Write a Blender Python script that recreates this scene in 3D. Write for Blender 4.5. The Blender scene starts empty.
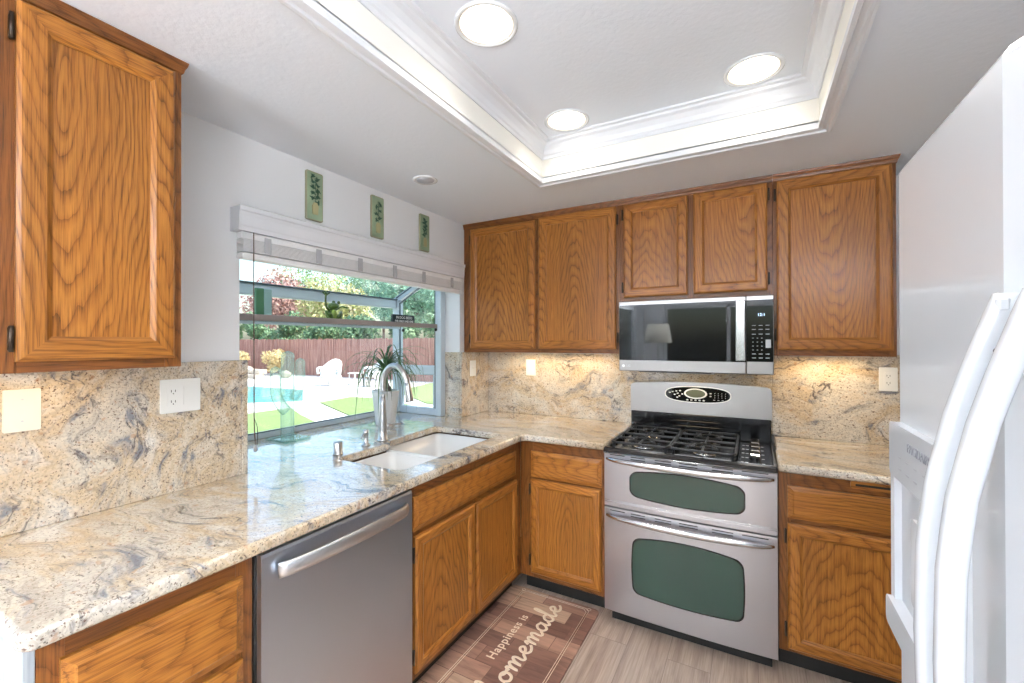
import bpy, bmesh, math, random
from mathutils import Vector, Matrix
random.seed(7)
PI = math.pi
S = bpy.context.scene
COL = S.collection
# ------------------------------------------------------------------ camera
cam = bpy.data.objects.new('camera', bpy.data.cameras.new('camera'))
COL.objects.link(cam); S.camera = cam
YAW, PITCH, ROLL, F = .5089, .0041, -.0021, 433.1
fw = Vector((-math.sin(YAW), math.cos(YAW), 0)); rt = Vector((math.cos(YAW), math.sin(YAW), 0)); up = Vector((0, 0, 1))
fw2 = fw*math.cos(PITCH)+up*math.sin(PITCH); up2 = up*math.cos(PITCH)-fw*math.sin(PITCH)
rt3 = rt*math.cos(ROLL)+up2*math.sin(ROLL); up3 = up2*math.cos(ROLL)-rt*math.sin(ROLL)
m = Matrix((rt3, up3, -fw2)).transposed().to_4x4(); m.translation = Vector((1.7814, -2.8305, 1.4351))
cam.matrix_world = m
cam.data.sensor_width = 36; cam.data.lens = 36*F/1024
cam.data.shift_x = 1.75/1024; cam.data.shift_y = -1.1/1024
cam.data.clip_start = .02; cam.data.clip_end = 300
# ------------------------------------------------------------------ world, sun, exposure
W = bpy.data.worlds.new('sky'); S.world = W; W.use_nodes = True
wn = W.node_tree; bg = wn.nodes['Background']
sky = wn.nodes.new('ShaderNodeTexSky'); sky.sky_type = 'NISHITA'; sky.sun_disc = False
sky.sun_elevation = math.radians(55); sky.sun_rotation = math.radians(60); sky.air_density = 1.2; sky.dust_density = 3.0
wn.links.new(sky.outputs[0], bg.inputs[0]); bg.inputs[1].default_value = .42
sun = bpy.data.objects.new('sun', bpy.data.lights.new('sun', 'SUN')); COL.objects.link(sun)
sun.data.energy = 3.8; sun.data.angle = .01; sun.data.color = (1, .95, .87)
sun.rotation_euler = Vector((-.80, -.42, -1.30)).to_track_quat('-Z', 'Y').to_euler()
vs = S.view_settings; vs.view_transform = 'Standard'; vs.look = 'None'; vs.gamma = 1; vs.use_curve_mapping = False
vs.exposure = .42
K_CAN, K_CAB, K_FILL, K_FLOOR = 1.0, 1.9, 11.0, 150.0          # watts: recessed cans, under-cabinet strips, added rear-room fill panels, floor lamps

# ------------------------------------------------------------------ materials
def newmat(name):
    mt = bpy.data.materials.new(name); mt.use_nodes = True
    nt = mt.node_tree; return mt, nt, nt.nodes['Principled BSDF']
def N(nt, t, **kw):
    n = nt.nodes.new(t)
    for k, v in kw.items(): setattr(n, k, v)
    return n
def val(sock, v): sock.default_value = v
def math_(nt, op, a, b=None, c=None):
    n = N(nt, 'ShaderNodeMath', operation=op)
    for i, x in enumerate((a, b, c)):
        if x is None: continue
        if isinstance(x, (int, float)): n.inputs[i].default_value = x
        else: nt.links.new(x, n.inputs[i])
    return n.outputs[0]
def ramp(nt, fac, stops, interp='LINEAR'):
    n = N(nt, 'ShaderNodeValToRGB'); n.color_ramp.interpolation = interp
    e = n.color_ramp.elements
    while len(e) < len(stops): e.new(.5)
    for el, (p, c) in zip(e, stops): el.position = p; el.color = (*c, 1) if len(c) == 3 else c
    nt.links.new(fac, n.inputs[0]); return n.outputs[0]
def mixc(nt, fac, a, b, mode='MIX'):
    n = N(nt, 'ShaderNodeMix', data_type='RGBA', blend_type=mode)
    for s, x in ((n.inputs[0], fac), (n.inputs[6], a), (n.inputs[7], b)):
        if isinstance(x, (int, float)): s.default_value = x
        elif isinstance(x, tuple): s.default_value = (*x, 1)
        else: nt.links.new(x, s)
    return n.outputs[2]
def mapping(nt, src, scale=(1, 1, 1), rot=(0, 0, 0), loc=(0, 0, 0)):
    n = N(nt, 'ShaderNodeMapping'); n.inputs['Scale'].default_value = scale; n.inputs['Rotation'].default_value = rot
    n.inputs['Location'].default_value = loc; nt.links.new(src, n.inputs[0]); return n.outputs[0]
def noise(nt, src, scale, detail=3, rough=.5, dist=0, out=0):
    n = N(nt, 'ShaderNodeTexNoise'); n.inputs['Scale'].default_value = scale; n.inputs['Detail'].default_value = detail
    n.inputs['Roughness'].default_value = rough; n.inputs['Distortion'].default_value = dist
    nt.links.new(src, n.inputs['Vector']); return n.outputs[out]
def objco(nt): return N(nt, 'ShaderNodeTexCoord').outputs['Object']
def bump(nt, bs, h, strength=.2, dist=.002):
    b = N(nt, 'ShaderNodeBump'); b.inputs['Strength'].default_value = strength; b.inputs['Distance'].default_value = dist
    nt.links.new(h, b.inputs['Height']); nt.links.new(b.outputs[0], bs.inputs['Normal'])
def plain(name, col, rough=.5, metal=0, coat=0, bump_s=0, bump_scale=80, spec=.5, var=0):
    mt, nt, bs = newmat(name)
    bs.inputs['Base Color'].default_value = (*col, 1); bs.inputs['Roughness'].default_value = rough
    bs.inputs['Metallic'].default_value = metal; bs.inputs['Coat Weight'].default_value = coat
    bs.inputs['Specular IOR Level'].default_value = spec
    co = objco(nt)
    if var:
        n = noise(nt, co, 6, 4)
        a = tuple(max(0, c*(1-var)) for c in col); b = tuple(min(1, c*(1+var)) for c in col)
        nt.links.new(ramp(nt, n, [(.3, a), (.7, b)]), bs.inputs['Base Color'])
    if bump_s: bump(nt, bs, noise(nt, co, bump_scale, 3), bump_s, .002)
    return mt
def glow(name, col, strength):
    mt, nt, bs = newmat(name)
    bs.inputs['Base Color'].default_value = (*col, 1); bs.inputs['Emission Color'].default_value = (*col, 1)
    bs.inputs['Emission Strength'].default_value = strength; return mt

def make_oak(name, light, mid, dark, rough=.33, tone=1.0):
    mt, nt, bs = newmat(name)
    at = N(nt, 'ShaderNodeAttribute', attribute_name='grain').outputs['Vector']
    sp = N(nt, 'ShaderNodeSeparateXYZ'); nt.links.new(at, sp.inputs[0])
    x, y, z = sp.outputs
    d1 = noise(nt, mapping(nt, at, (9, 9, 2.2)), 1, 2)
    d2 = noise(nt, mapping(nt, at, (60, 60, 9)), 1, 2)
    xr = math_(nt, 'ADD', x, math_(nt, 'MULTIPLY', math_(nt, 'SUBTRACT', d1, .5), .055))
    yr = math_(nt, 'ADD', y, math_(nt, 'MULTIPLY', z, .15))
    r = math_(nt, 'SQRT', math_(nt, 'ADD', math_(nt, 'MULTIPLY', xr, xr), math_(nt, 'MULTIPLY', yr, yr)))
    r = math_(nt, 'ADD', r, math_(nt, 'MULTIPLY', math_(nt, 'SUBTRACT', d2, .5), .005))
    d3 = noise(nt, mapping(nt, at, (5, 5, 1.0), (0, 0, 0), (9, 2, 5)), 1, 3, .6)
    r = math_(nt, 'ADD', r, math_(nt, 'MULTIPLY', d3, .10))
    fr = math_(nt, 'FRACT', math_(nt, 'MULTIPLY', r, 82))
    fine = noise(nt, mapping(nt, at, (620, 620, 14)), 1, 3, .6)
    ringc = ramp(nt, fr, [(0, dark), (.16, mid), (.5, light), (.82, light), (1, mid)])
    pore = ramp(nt, fine, [(.38, (.25, .25, .25)), (.55, (1, 1, 1))])
    poremask = ramp(nt, fr, [(0, (1, 1, 1)), (.5, (.35, .35, .35)), (1, (.8, .8, .8))])
    vis = noise(nt, mapping(nt, at, (7, 7, 1.3), (0, 0, 0), (4, 4, 4)), 1, 2)
    c = mixc(nt, ramp(nt, vis, [(.35, (.85, .85, .85)), (.65, (.38, .38, .38))]), ringc, mid)
    c = mixc(nt, math_(nt, 'MULTIPLY', poremask, .80), c, mixc(nt, 1.0, c, pore, 'MULTIPLY'))
    strk = noise(nt, mapping(nt, at, (190, 190, 2.5), (0, 0, 0), (1, 8, 3)), 1, 3, .6)
    c = mixc(nt, 1.0, c, ramp(nt, strk, [(.33, (.72, .66, .60)), (.55, (1.06, 1.06, 1.06))]), 'MULTIPLY')
    big = noise(nt, mapping(nt, at, (5, 5, .9)), 1, 2)
    c = mixc(nt, 1.0, c, ramp(nt, big, [(.3, (.80*tone, .78*tone, .74*tone)), (.7, (1.12*tone, 1.10*tone, 1.06*tone))]), 'MULTIPLY')
    nt.links.new(c, bs.inputs['Base Color'])
    bs.inputs['Roughness'].default_value = rough; bs.inputs['Coat Weight'].default_value = .06; bs.inputs['Coat Roughness'].default_value = .15; bs.inputs['Specular IOR Level'].default_value = .35
    bump(nt, bs, fine, .12, .0006)
    return mt
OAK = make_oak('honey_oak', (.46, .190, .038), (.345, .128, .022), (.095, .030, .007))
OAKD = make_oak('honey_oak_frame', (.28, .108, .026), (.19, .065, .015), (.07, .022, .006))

def make_granite(name):
    mt, nt, bs = newmat(name); co = objco(nt)
    wv = N(nt, 'ShaderNodeVectorMath', operation='ADD')
    wn_ = N(nt, 'ShaderNodeVectorMath', operation='SCALE'); nt.links.new(noise(nt, co, 2.2, 3, out=1), wn_.inputs[0]); wn_.inputs['Scale'].default_value = .55
    nt.links.new(co, wv.inputs[0]); nt.links.new(wn_.outputs[0], wv.inputs[1])
    warped = wv.outputs[0]
    flow = mapping(nt, warped, (1.6, 6, 4), (.3, .5, .55))
    flow2 = mapping(nt, warped, (3.0, 26, 16), (.3, .5, .55))
    base = ramp(nt, noise(nt, flow, 1, 5, .6), [(.30, (.46, .41, .35)), (.44, (.68, .61, .51)), (.56, (.60, .46, .30)), (.72, (.76, .72, .66))])
    veins = ramp(nt, noise(nt, mapping(nt, warped, (1.5, 11, 7), (.3, .5, .55)), 1.2, 6, .66), [(.50, (0, 0, 0)), (.62, (1, 1, 1))])
    v2 = ramp(nt, noise(nt, flow2, 1, 4, .6), [(.42, (1, 1, 1)), (.52, (0, 0, 0))])
    vein = math_(nt, 'MULTIPLY', veins, math_(nt, 'ADD', math_(nt, 'MULTIPLY', v2, .85), .15))
    c = mixc(nt, math_(nt, 'MULTIPLY', vein, .92), base, (.17, .185, .225))
    st_ = noise(nt, mapping(nt, warped, (2.0, 15, 9), (.3, .5, .55), (2, 5, 1)), 1, 4, .55)
    ln = ramp(nt, math_(nt, 'ABSOLUTE', math_(nt, 'SUBTRACT', st_, .5)), [(.006, (1, 1, 1)), (.022, (0, 0, 0))])
    c = mixc(nt, math_(nt, 'MULTIPLY', math_(nt, 'MULTIPLY', ln, .75), math_(nt, 'ADD', veins, .25)), c, (.10, .085, .085))
    # crystals
    vo = N(nt, 'ShaderNodeTexVoronoi', feature='F1'); vo.inputs['Scale'].default_value = 190; nt.links.new(co, vo.inputs['Vector'])
    sep = N(nt, 'ShaderNodeSeparateColor'); nt.links.new(vo.outputs['Color'], sep.inputs[0])
    c = mixc(nt, .45, c, mixc(nt, 1, c, ramp(nt, sep.outputs[0], [(0, (.55, .52, .5)), (.5, (1, 1, 1)), (1, (1.25, 1.22, 1.2))]), 'MULTIPLY'))
    sp = ramp(nt, noise(nt, mapping(nt, co, (.55, 1.2, 1.1), (.3, .5, .55)), 110, 3, .62), [(.345, (1, 1, 1)), (.39, (0, 0, 0))])
    c = mixc(nt, math_(nt, 'MULTIPLY', sp, .85), c, (.10, .045, .03))
    sp2 = ramp(nt, noise(nt, mapping(nt, co, (1, 1, 1), (0, 0, 0), (7, 3, 1)), 150, 2, .5), [(.33, (1, 1, 1)), (.37, (0, 0, 0))])
    c = mixc(nt, math_(nt, 'MULTIPLY', sp2, .8), c, (.06, .05, .05))
    rust = ramp(nt, noise(nt, co, 38, 2, .5), [(.66, (0, 0, 0)), (.72, (1, 1, 1))])
    c = mixc(nt, math_(nt, 'MULTIPLY', rust, .5), c, (.42, .20, .09))
    nt.links.new(c, bs.inputs['Base Color'])
    bs.inputs['Roughness'].default_value = .10; bs.inputs['Specular IOR Level'].default_value = .62
    bs.inputs['Coat Weight'].default_value = .75; bs.inputs['Coat IOR'].default_value = 1.65; bs.inputs['Coat Roughness'].default_value = .05
    return mt
GRAN = make_granite('granite')

def make_steel(name, col, rough, axis=0, var=.10):
    mt, nt, bs = newmat(name); co = objco(nt)
    sc = [900, 900, 900]; sc[axis] = 4
    n = noise(nt, mapping(nt, co, tuple(sc)), 1, 2)
    nt.links.new(math_(nt, 'ADD', math_(nt, 'MULTIPLY', n, var), rough-var/2), bs.inputs['Roughness'])
    bs.inputs['Base Color'].default_value = (*col, 1); bs.inputs['Metallic'].default_value = 1
    bs.inputs['Anisotropic'].default_value = .3
    return mt
STEEL = make_steel('brushed_stainless', (.54, .54, .57), .31, 0, .05)
STEELV = make_steel('dishwasher_stainless', (.55, .60, .68), .36, 2, .05)
STEELH = make_steel('polished_steel', (.66, .67, .69), .2, 0, .04)
NICKEL = make_steel('brushed_nickel', (.58, .58, .59), .30, 2, .04)
CHROME = plain('chrome', (.86, .86, .86), .08, 1)
BRIGHT = plain('bright_trim', (.86, .82, .74), .3, .4)
BLACKG = plain('black_glass', (.002, .0025, .004), .03, 0, 0, spec=.45)
BLACK = plain('black_enamel', (.006, .006, .007), .14, 0, 0, spec=.35)
IRON = plain('cast_iron', (.014, .014, .016), .30, 0, 0, .2, 300)
DARK = plain('dark_gap', (.008, .007, .006), .7)
HINGE = plain('dark_bronze', (.05, .035, .025), .4, .7)
WALLM = plain('wall_paint', (.85, .855, .86), .75, 0, 0, .12, 160)
CEILM = plain('ceiling_paint', (.85, .89, .95), .62, 0, 0, .55, 55)
COVE = plain('cove_paint', (.95, .925, .86), .6, 0, 0, .1, 120)
TRIMW = plain('trim_paint', (.80, .81, .84), .38, 0, .1)
WHITE = plain('white_gloss', (.80, .81, .82), .22, 0, .3)
BLIND = plain('blind_white', (.93, .93, .93), .45)
TAPE = plain('blind_tape', (.48, .48, .50), .8)
PLATE = plain('almond_plastic', (.82, .78, .68), .35)
PLATEW = plain('white_plastic', (.88, .88, .85), .3)
SLOT = plain('slot_dark', (.03, .03, .03), .6)
FRIDGE = plain('fridge_white', (.69, .715, .76), .18, 0, .3, .03, 400)
FRIDGEG = plain('fridge_grey', (.55, .57, .61), .4)
LETTER = plain('grey_lettering', (.28, .29, .33), .4)
SINKM = plain('sink_composite', (.82, .80, .77), .22, 0, .3)
FRAMEW = plain('window_vinyl', (.60, .67, .72), .35, 0, .1)
GASK = plain('gasket', (.10, .14, .16), .6)
PANELW = None
def make_whitewash():
    mt, nt, bs = newmat('whitewashed_panel'); co = objco(nt)
    n = noise(nt, mapping(nt, co, (160, 160, 5)), 1, 4, .6)
    nt.links.new(ramp(nt, n, [(.3, (.36, .40, .44)), (.7, (.52, .55, .57))]), bs.inputs['Base Color']); bs.inputs['Roughness'].default_value = .5
    return mt
PANELW = make_whitewash()

def make_floor():
    mt, nt, bs = newmat('floor_planks'); co = objco(nt)
    rot = mapping(nt, co, (1, 1, 1), (0, 0, PI/2))
    br = N(nt, 'ShaderNodeTexBrick'); nt.links.new(rot, br.inputs['Vector'])
    br.offset = .37; br.inputs['Scale'].default_value = 1; br.inputs['Brick Width'].default_value = 1.22; br.inputs['Row Height'].default_value = .18
    br.inputs['Mortar Size'].default_value = .0012; br.inputs['Mortar Smooth'].default_value = 0
    br.inputs['Color1'].default_value = (0, 0, 0, 1); br.inputs['Color2'].default_value = (1, 1, 1, 1); br.inputs['Mortar'].default_value = (.5, .5, .5, 1)
    off = N(nt, 'ShaderNodeVectorMath', operation='MULTIPLY_ADD'); nt.links.new(br.outputs[0], off.inputs[0]); off.inputs[1].default_value = (7, 3, 5); nt.links.new(co, off.inputs[2])
    g = noise(nt, mapping(nt, off.outputs[0], (26, 2.2, 1)), 1, 5, .62, .6)
    g2 = noise(nt, mapping(nt, off.outputs[0], (210, 5, 1)), 1, 3)
    c = ramp(nt, g, [(.28, (.32, .23, .18)), (.48, (.46, .35, .28)), (.7, (.58, .46, .38))])
    c = mixc(nt, 1, c, ramp(nt, g2, [(.3, (.84, .82, .8)), (.6, (1.05, 1.05, 1.05))]), 'MULTIPLY')
    c = mixc(nt, 1, c, ramp(nt, br.outputs[0], [(0, (.88, .87, .86)), (1, (1.1, 1.1, 1.08))]), 'MULTIPLY')
    c = mixc(nt, math_(nt, 'MULTIPLY', br.outputs['Fac'], .7), c, (.14, .10, .08))
    nt.links.new(c, bs.inputs['Base Color']); bs.inputs['Roughness'].default_value = .42
    return mt
FLOORM = make_floor()

def make_mat_print():
    mt, nt, bs = newmat('mat_print'); co = objco(nt)
    rot = mapping(nt, co, (1, 1, 1), (0, 0, 0), (.03, .05, 0))
    br = N(nt, 'ShaderNodeTexBrick'); nt.links.new(rot, br.inputs['Vector'])
    br.offset = .43; br.squash = .7; br.squash_frequency = 3
    br.inputs['Scale'].default_value = 1; br.inputs['Brick Width'].default_value = .30; br.inputs['Row Height'].default_value = .105
    br.inputs['Mortar Size'].default_value = .0015; br.inputs['Mortar Smooth'].default_value = 0; br.inputs['Bias'].default_value = 0
    br.inputs['Color1'].default_value = (0, 0, 0, 1); br.inputs['Color2'].default_value = (1, 1, 1, 1); br.inputs['Mortar'].default_value = (0, 0, 0, 1)
    off = N(nt, 'ShaderNodeVectorMath', operation='MULTIPLY_ADD'); nt.links.new(br.outputs[0], off.inputs[0]); off.inputs[1].default_value = (3, 9, 5); nt.links.new(co, off.inputs[2])
    g = noise(nt, mapping(nt, off.outputs[0], (5, 40, 1)), 1, 5, .65, .5)
    tone = ramp(nt, br.outputs[0], [(0, (.17, .085, .062)), (.3, (.30, .155, .110)), (.6, (.42, .235, .165)), (.88, (.52, .32, .215)), (1, (.64, .46, .32))])
    c = mixc(nt, 1, tone, ramp(nt, g, [(.25, (.5, .46, .44)), (.5, (1, 1, 1)), (.75, (1.25, 1.2, 1.15))]), 'MULTIPLY')
    nt.links.new(c, bs.inputs['Base Color']); bs.inputs['Roughness'].default_value = .55
    return mt
MATP = make_mat_print()
CREAM = plain('cream_print', (.90, .76, .58), .55)

def make_pane(name, tint, refl=1.0, body=0):
    mt = bpy.data.materials.new(name); mt.use_nodes = True; nt = mt.node_tree
    for n in list(nt.nodes): nt.nodes.remove(n)
    o = N(nt, 'ShaderNodeOutputMaterial'); mx = N(nt, 'ShaderNodeMixShader'); tr = N(nt, 'ShaderNodeBsdfTransparent'); gl = N(nt, 'ShaderNodeBsdfGlossy')
    lw = N(nt, 'ShaderNodeLayerWeight'); lw.inputs[0].default_value = .5
    fr = math_(nt, 'ADD', math_(nt, 'MULTIPLY', math_(nt, 'POWER', lw.outputs['Facing'], 5), .75), .035)
    tr.inputs[0].default_value = (*tint, 1); gl.inputs['Roughness'].default_value = .01; gl.inputs[0].default_value = (refl, refl, refl, 1)
    nt.links.new(fr, mx.inputs[0]); nt.links.new(tr.outputs[0], mx.inputs[1]); nt.links.new(gl.outputs[0], mx.inputs[2]); nt.links.new(mx.outputs[0], o.inputs[0])
    if body:
        m2 = N(nt, 'ShaderNodeMixShader'); m2.inputs[0].default_value = body; df = N(nt, 'ShaderNodeBsdfTranslucent'); df.inputs[0].default_value = (*tint, 1)
        nt.links.new(tr.outputs[0], m2.inputs[1]); nt.links.new(df.outputs[0], m2.inputs[2]); nt.links.new(m2.outputs[0], mx.inputs[1])
    return mt
PANE = make_pane('window_glass', (.95, .985, .975))
def make_glass(name, col, rough=.02):
    mt, nt, bs = newmat(name)
    bs.inputs['Base Color'].default_value = (*col, 1); bs.inputs['Roughness'].default_value = rough
    bs.inputs['Transmission Weight'].default_value = 1; bs.inputs['IOR'].default_value = 1.45
    return mt
def edge_glass(mt, c0, c1):
    nt = mt.node_tree; lw = N(nt, 'ShaderNodeLayerWeight'); lw.inputs[0].default_value = .45
    for n in nt.nodes:
        if n.type == 'BSDF_TRANSPARENT': nt.links.new(ramp(nt, lw.outputs['Facing'], [(.12, c0), (.8, c1)]), n.inputs[0])
    return mt
GREENGL = make_pane('pale_green_glass', (.90, .97, .90), 1, .18)
edge_glass(GREENGL, (.93, .985, .95), (.42, .62, .53))
GREENDK = make_glass('green_glass', (.16, .52, .26), .15)
OVENGL = plain('oven_glass', (.018, .050, .034), .05, 0, .2)
STEELM = make_steel('microwave_stainless', (.40, .385, .38), .30, 0, .04)
HANDM = make_steel('satin_handle', (.66, .67, .69), .36, 1, .04)
DISPLAY = plain('lcd', (.14, .15, .09), .2)
SPEAKM = plain('speaker_grille', (.55, .56, .60), .6)

# ------------------------------------------------------------------ mesh builder
ORG = {}
class MB:
    def __init__(s): s.v = []; s.f = []; s.g = []; s.sm = []
    def add(s, vs, fs, grain=None, smooth=False):
        b = len(s.v); off = None
        if grain:
            rx = random.uniform(-.11, .11); ry = random.uniform(.02, .16); rz = random.uniform(-1, 1)*1.2
            if grain == 'quarter': pass
            mn = [sum(v[i] for v in vs)/len(vs) for i in range(3)]
        for v in vs:
            v = Vector(v); s.v.append(v)
            if grain:
                d = [v[i]-mn[i] for i in range(3)]
                a, c, l = {'bx': (2, 1, 0), 'bz': (0, 1, 2), 'sy': (2, 0, 1), 'sz': (1, 0, 2)}[grain]
                s.g.append((d[a]+rx, d[c]+ry, d[l]+rz))
            else: s.g.append((0, 0, 0))
        for f in fs: s.f.append([i+b for i in f]); s.sm.append(smooth)
        return s
    def box(s, lo, hi, c=.0015, grain=None, T=None):
        lo = [min(a, b) for a, b in zip(lo, hi)] if True else lo
        return s._box(lo, hi, c, grain, T)
    def _box(s, lo, hi, c, grain, T): pass
def _cb(lo, hi, c):
    c = min([c]+[(hi[i]-lo[i])*.45 for i in range(3)])
    vs = []; idx = {}
    for sx in (0, 1):
        for sy in (0, 1):
            for sz in (0, 1):
                sg = (sx, sy, sz)
                for k in range(3):
                    p = []
                    for i in range(3):
                        e = hi[i] if sg[i] else lo[i]
                        if i != k: e += -c if sg[i] else c
                        p.append(e)
                    idx[(sg, k)] = len(vs); vs.append(p)
    fs = []
    for k in range(3):
        a, b = [i for i in range(3) if i != k]
        for sd in (0, 1):
            q = []
            for (p, r) in ((0, 0), (1, 0), (1, 1), (0, 1)):
                sg = [0, 0, 0]; sg[k] = sd; sg[a] = p; sg[b] = r; q.append(idx[(tuple(sg), k)])
            fs.append(q)
        for p in (0, 1):
            for r in (0, 1):
                s0 = [0, 0, 0]; s0[a] = p; s0[b] = r; s1 = list(s0); s1[k] = 1; s0, s1 = tuple(s0), tuple(s1)
                fs.append([idx[(s0, a)], idx[(s0, b)], idx[(s1, b)], idx[(s1, a)]])
    for sx in (0, 1):
        for sy in (0, 1):
            for sz in (0, 1): fs.append([idx[((sx, sy, sz), k)] for k in range(3)])
    return vs, fs
def _box(s, lo, hi, c, grain, T):
    lo2 = [min(a, b) for a, b in zip(lo, hi)]; hi2 = [max(a, b) for a, b in zip(lo, hi)]
    vs, fs = _cb(lo2, hi2, c)
    if T: vs = [T(Vector(v)) for v in vs]
    return s.add(vs, fs, grain)
MB.box = lambda s, lo, hi, c=.0015, grain=None, T=None: _box(s, lo, hi, c, grain, T)
def lathe(s, prof, ctr, axis='z', seg=24, smooth=True, T=None, cap=True):
    vs = []; fs = []; ctr = Vector(ctr)
    for (r, h) in prof:
        for k in range(seg):
            a = 2*PI*k/seg; c, d = r*math.cos(a), r*math.sin(a)
            p = {'z': (c, d, h), 'x': (h, c, d), 'y': (c, h, d)}[axis]
            p = ctr+Vector(p); vs.append(T(p) if T else p)
    n = len(prof)
    for i in range(n-1):
        for k in range(seg):
            k2 = (k+1) % seg; fs.append([i*seg+k, i*seg+k2, (i+1)*seg+k2, (i+1)*seg+k])
    if cap and prof[0][0] > 1e-6: fs.append([k for k in range(seg)])
    if cap and prof[-1][0] > 1e-6: fs.append([(n-1)*seg+k for k in range(seg)])
    return s.add(vs, fs, None, smooth)
MB.lathe = lathe
def tube(s, pts, r, seg=8, smooth=True, flat=1.0, upv=(0, 0, 1), cap=True):
    pts = [Vector(p) for p in pts]; vs = []; fs = []; n = len(pts)
    U = Vector(upv)
    for i, p in enumerate(pts):
        t = (pts[min(i+1, n-1)]-pts[max(i-1, 0)]).normalized()
        side = t.cross(U)
        if side.length < 1e-3: side = t.cross(Vector((1, .01, 0)))
        side.normalize(); u2 = side.cross(t).normalized()
        rr = r[i] if isinstance(r, (list, tuple)) else r
        for k in range(seg):
            a = 2*PI*k/seg; vs.append(p+side*(rr*math.cos(a))+u2*(rr*flat*math.sin(a)))
    for i in range(n-1):
        for k in range(seg):
            k2 = (k+1) % seg; fs.append([i*seg+k, i*seg+k2, (i+1)*seg+k2, (i+1)*seg+k])
    if cap: fs.append(list(range(seg))); fs.append([(n-1)*seg+k for k in range(seg)])
    return s.add(vs, fs, None, smooth)
MB.tube = tube
def catmull(P, k=8):
    P = [Vector(p) for p in P]; Q = [P[0]]+P+[P[-1]]; out = []
    for i in range(1, len(Q)-2):
        a, b, c, d = Q[i-1:i+3]
        for j in range(k):
            t = j/k; out.append(.5*((2*b)+(c-a)*t+(2*a-5*b+4*c-d)*t*t+(3*b-3*c+d-a)*t**3))
    out.append(P[-1]); return out
def prism(s, poly, f, d0, d1, grain=None, smooth=False):   # f(u,v,d) -> point
    n = len(poly); vs = [f(u, v, d0) for u, v in poly]+[f(u, v, d1) for u, v in poly]
    fs = [list(range(n)), list(range(n, 2*n))]+[[i, (i+1) % n, n+(i+1) % n, n+i] for i in range(n)]
    return s.add(vs, fs, grain, smooth)
MB.prism = prism
def sphere(s, c, r, seg=12, rings=8, T=None):
    c = Vector(c); r = (r, r, r) if isinstance(r, (int, float)) else r
    vs = [c+Vector((0, 0, -r[2]))]; fs = []
    for i in range(1, rings):
        ph = -PI/2+PI*i/rings
        for k in range(seg):
            a = 2*PI*k/seg; vs.append(c+Vector((r[0]*math.cos(ph)*math.cos(a), r[1]*math.cos(ph)*math.sin(a), r[2]*math.sin(ph))))
    vs.append(c+Vector((0, 0, r[2])))
    for k in range(seg): fs.append([0, 1+k, 1+(k+1) % seg])
    for i in range(rings-2):
        for k in range(seg): fs.append([1+i*seg+k, 1+i*seg+(k+1) % seg, 1+(i+1)*seg+(k+1) % seg, 1+(i+1)*seg+k])
    L = len(vs)-1
    for k in range(seg): fs.append([L, 1+(rings-2)*seg+k, 1+(rings-2)*seg+(k+1) % seg])
    if T: vs = [T(v) for v in vs]
    return s.add(vs, fs, None, True)
MB.sphere = sphere

def build(name, mb, mat, parent=None, recalc=True):
    o0 = ORG.get(parent.name, Vector((0, 0, 0))) if parent else Vector((0, 0, 0))
    me = bpy.data.meshes.new(name)
    me.from_pydata([tuple(v-o0) for v in mb.v], [], mb.f)
    me.polygons.foreach_set('use_smooth', mb.sm)
    if any(g != (0, 0, 0) for g in mb.g[:1]) or any(g != (0, 0, 0) for g in mb.g):
        at = me.attributes.new('grain', 'FLOAT_VECTOR', 'POINT')
        at.data.foreach_set('vector', [c for g in mb.g for c in g])
    if recalc:
        bm = bmesh.new(); bm.from_mesh(me); bmesh.ops.recalc_face_normals(bm, faces=bm.faces); bm.to_mesh(me); bm.free()
    me.materials.append(mat)
    ob = bpy.data.objects.new(name, me); COL.objects.link(ob)
    if parent: ob.parent = parent
    ORG[ob.name] = o0
    return ob
def tag(o, label, cat, group=None):
    o['label'] = label; o['category'] = cat
    if group: o['group'] = group
    return o
def thing(name, label, cat, loc=(0, 0, 0), group=None):
    o = bpy.data.objects.new(name, None); COL.objects.link(o); o.location = loc; ORG[o.name] = Vector(loc)
    return tag(o, label, cat, group)
def struct(name, mb, mat):
    o = build(name, mb, mat); o['kind'] = 'structure'; return o
def label(o, t): o['label'] = t; return o
def copy_tree(o, parent=None):
    c = o.copy(); COL.objects.link(c)
    if parent is not None: c.parent = parent
    ORG[c.name] = ORG.get(o.name, Vector((0, 0, 0)))
    for ch in [k for k in bpy.data.objects if k.parent == o]: copy_tree(ch, c)
    return c
def text(name, body, size, mat, parent, mtx, extrude=.0003, align='CENTER', shear=0, spacing=1, bold=0):
    cu = bpy.data.curves.new(name, 'FONT'); cu.body = body; cu.size = size; cu.extrude = extrude; cu.align_x = align; cu.align_y = 'CENTER'
    cu.shear = shear; cu.space_character = spacing; cu.offset = bold
    tmp = bpy.data.objects.new('tmp', cu); COL.objects.link(tmp); bpy.context.view_layer.update()
    me = bpy.data.meshes.new_from_object(tmp.evaluated_get(bpy.context.evaluated_depsgraph_get()))
    bpy.data.objects.remove(tmp)
    o0 = ORG.get(parent.name, Vector((0, 0, 0))); me.transform(Matrix.Translation(-o0) @ mtx)
    me.materials.clear(); me.materials.append(mat)
    ob = bpy.data.objects.new(name, me); COL.objects.link(ob); ob.parent = parent; ORG[ob.name] = o0
    return ob
def frame_mtx(origin, ux, uy):
    ux = Vector(ux).normalized(); uy = Vector(uy).normalized(); uz = ux.cross(uy)
    M = Matrix((ux, uy, uz)).transposed().to_4x4(); M.translation = Vector(origin); return M
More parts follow.
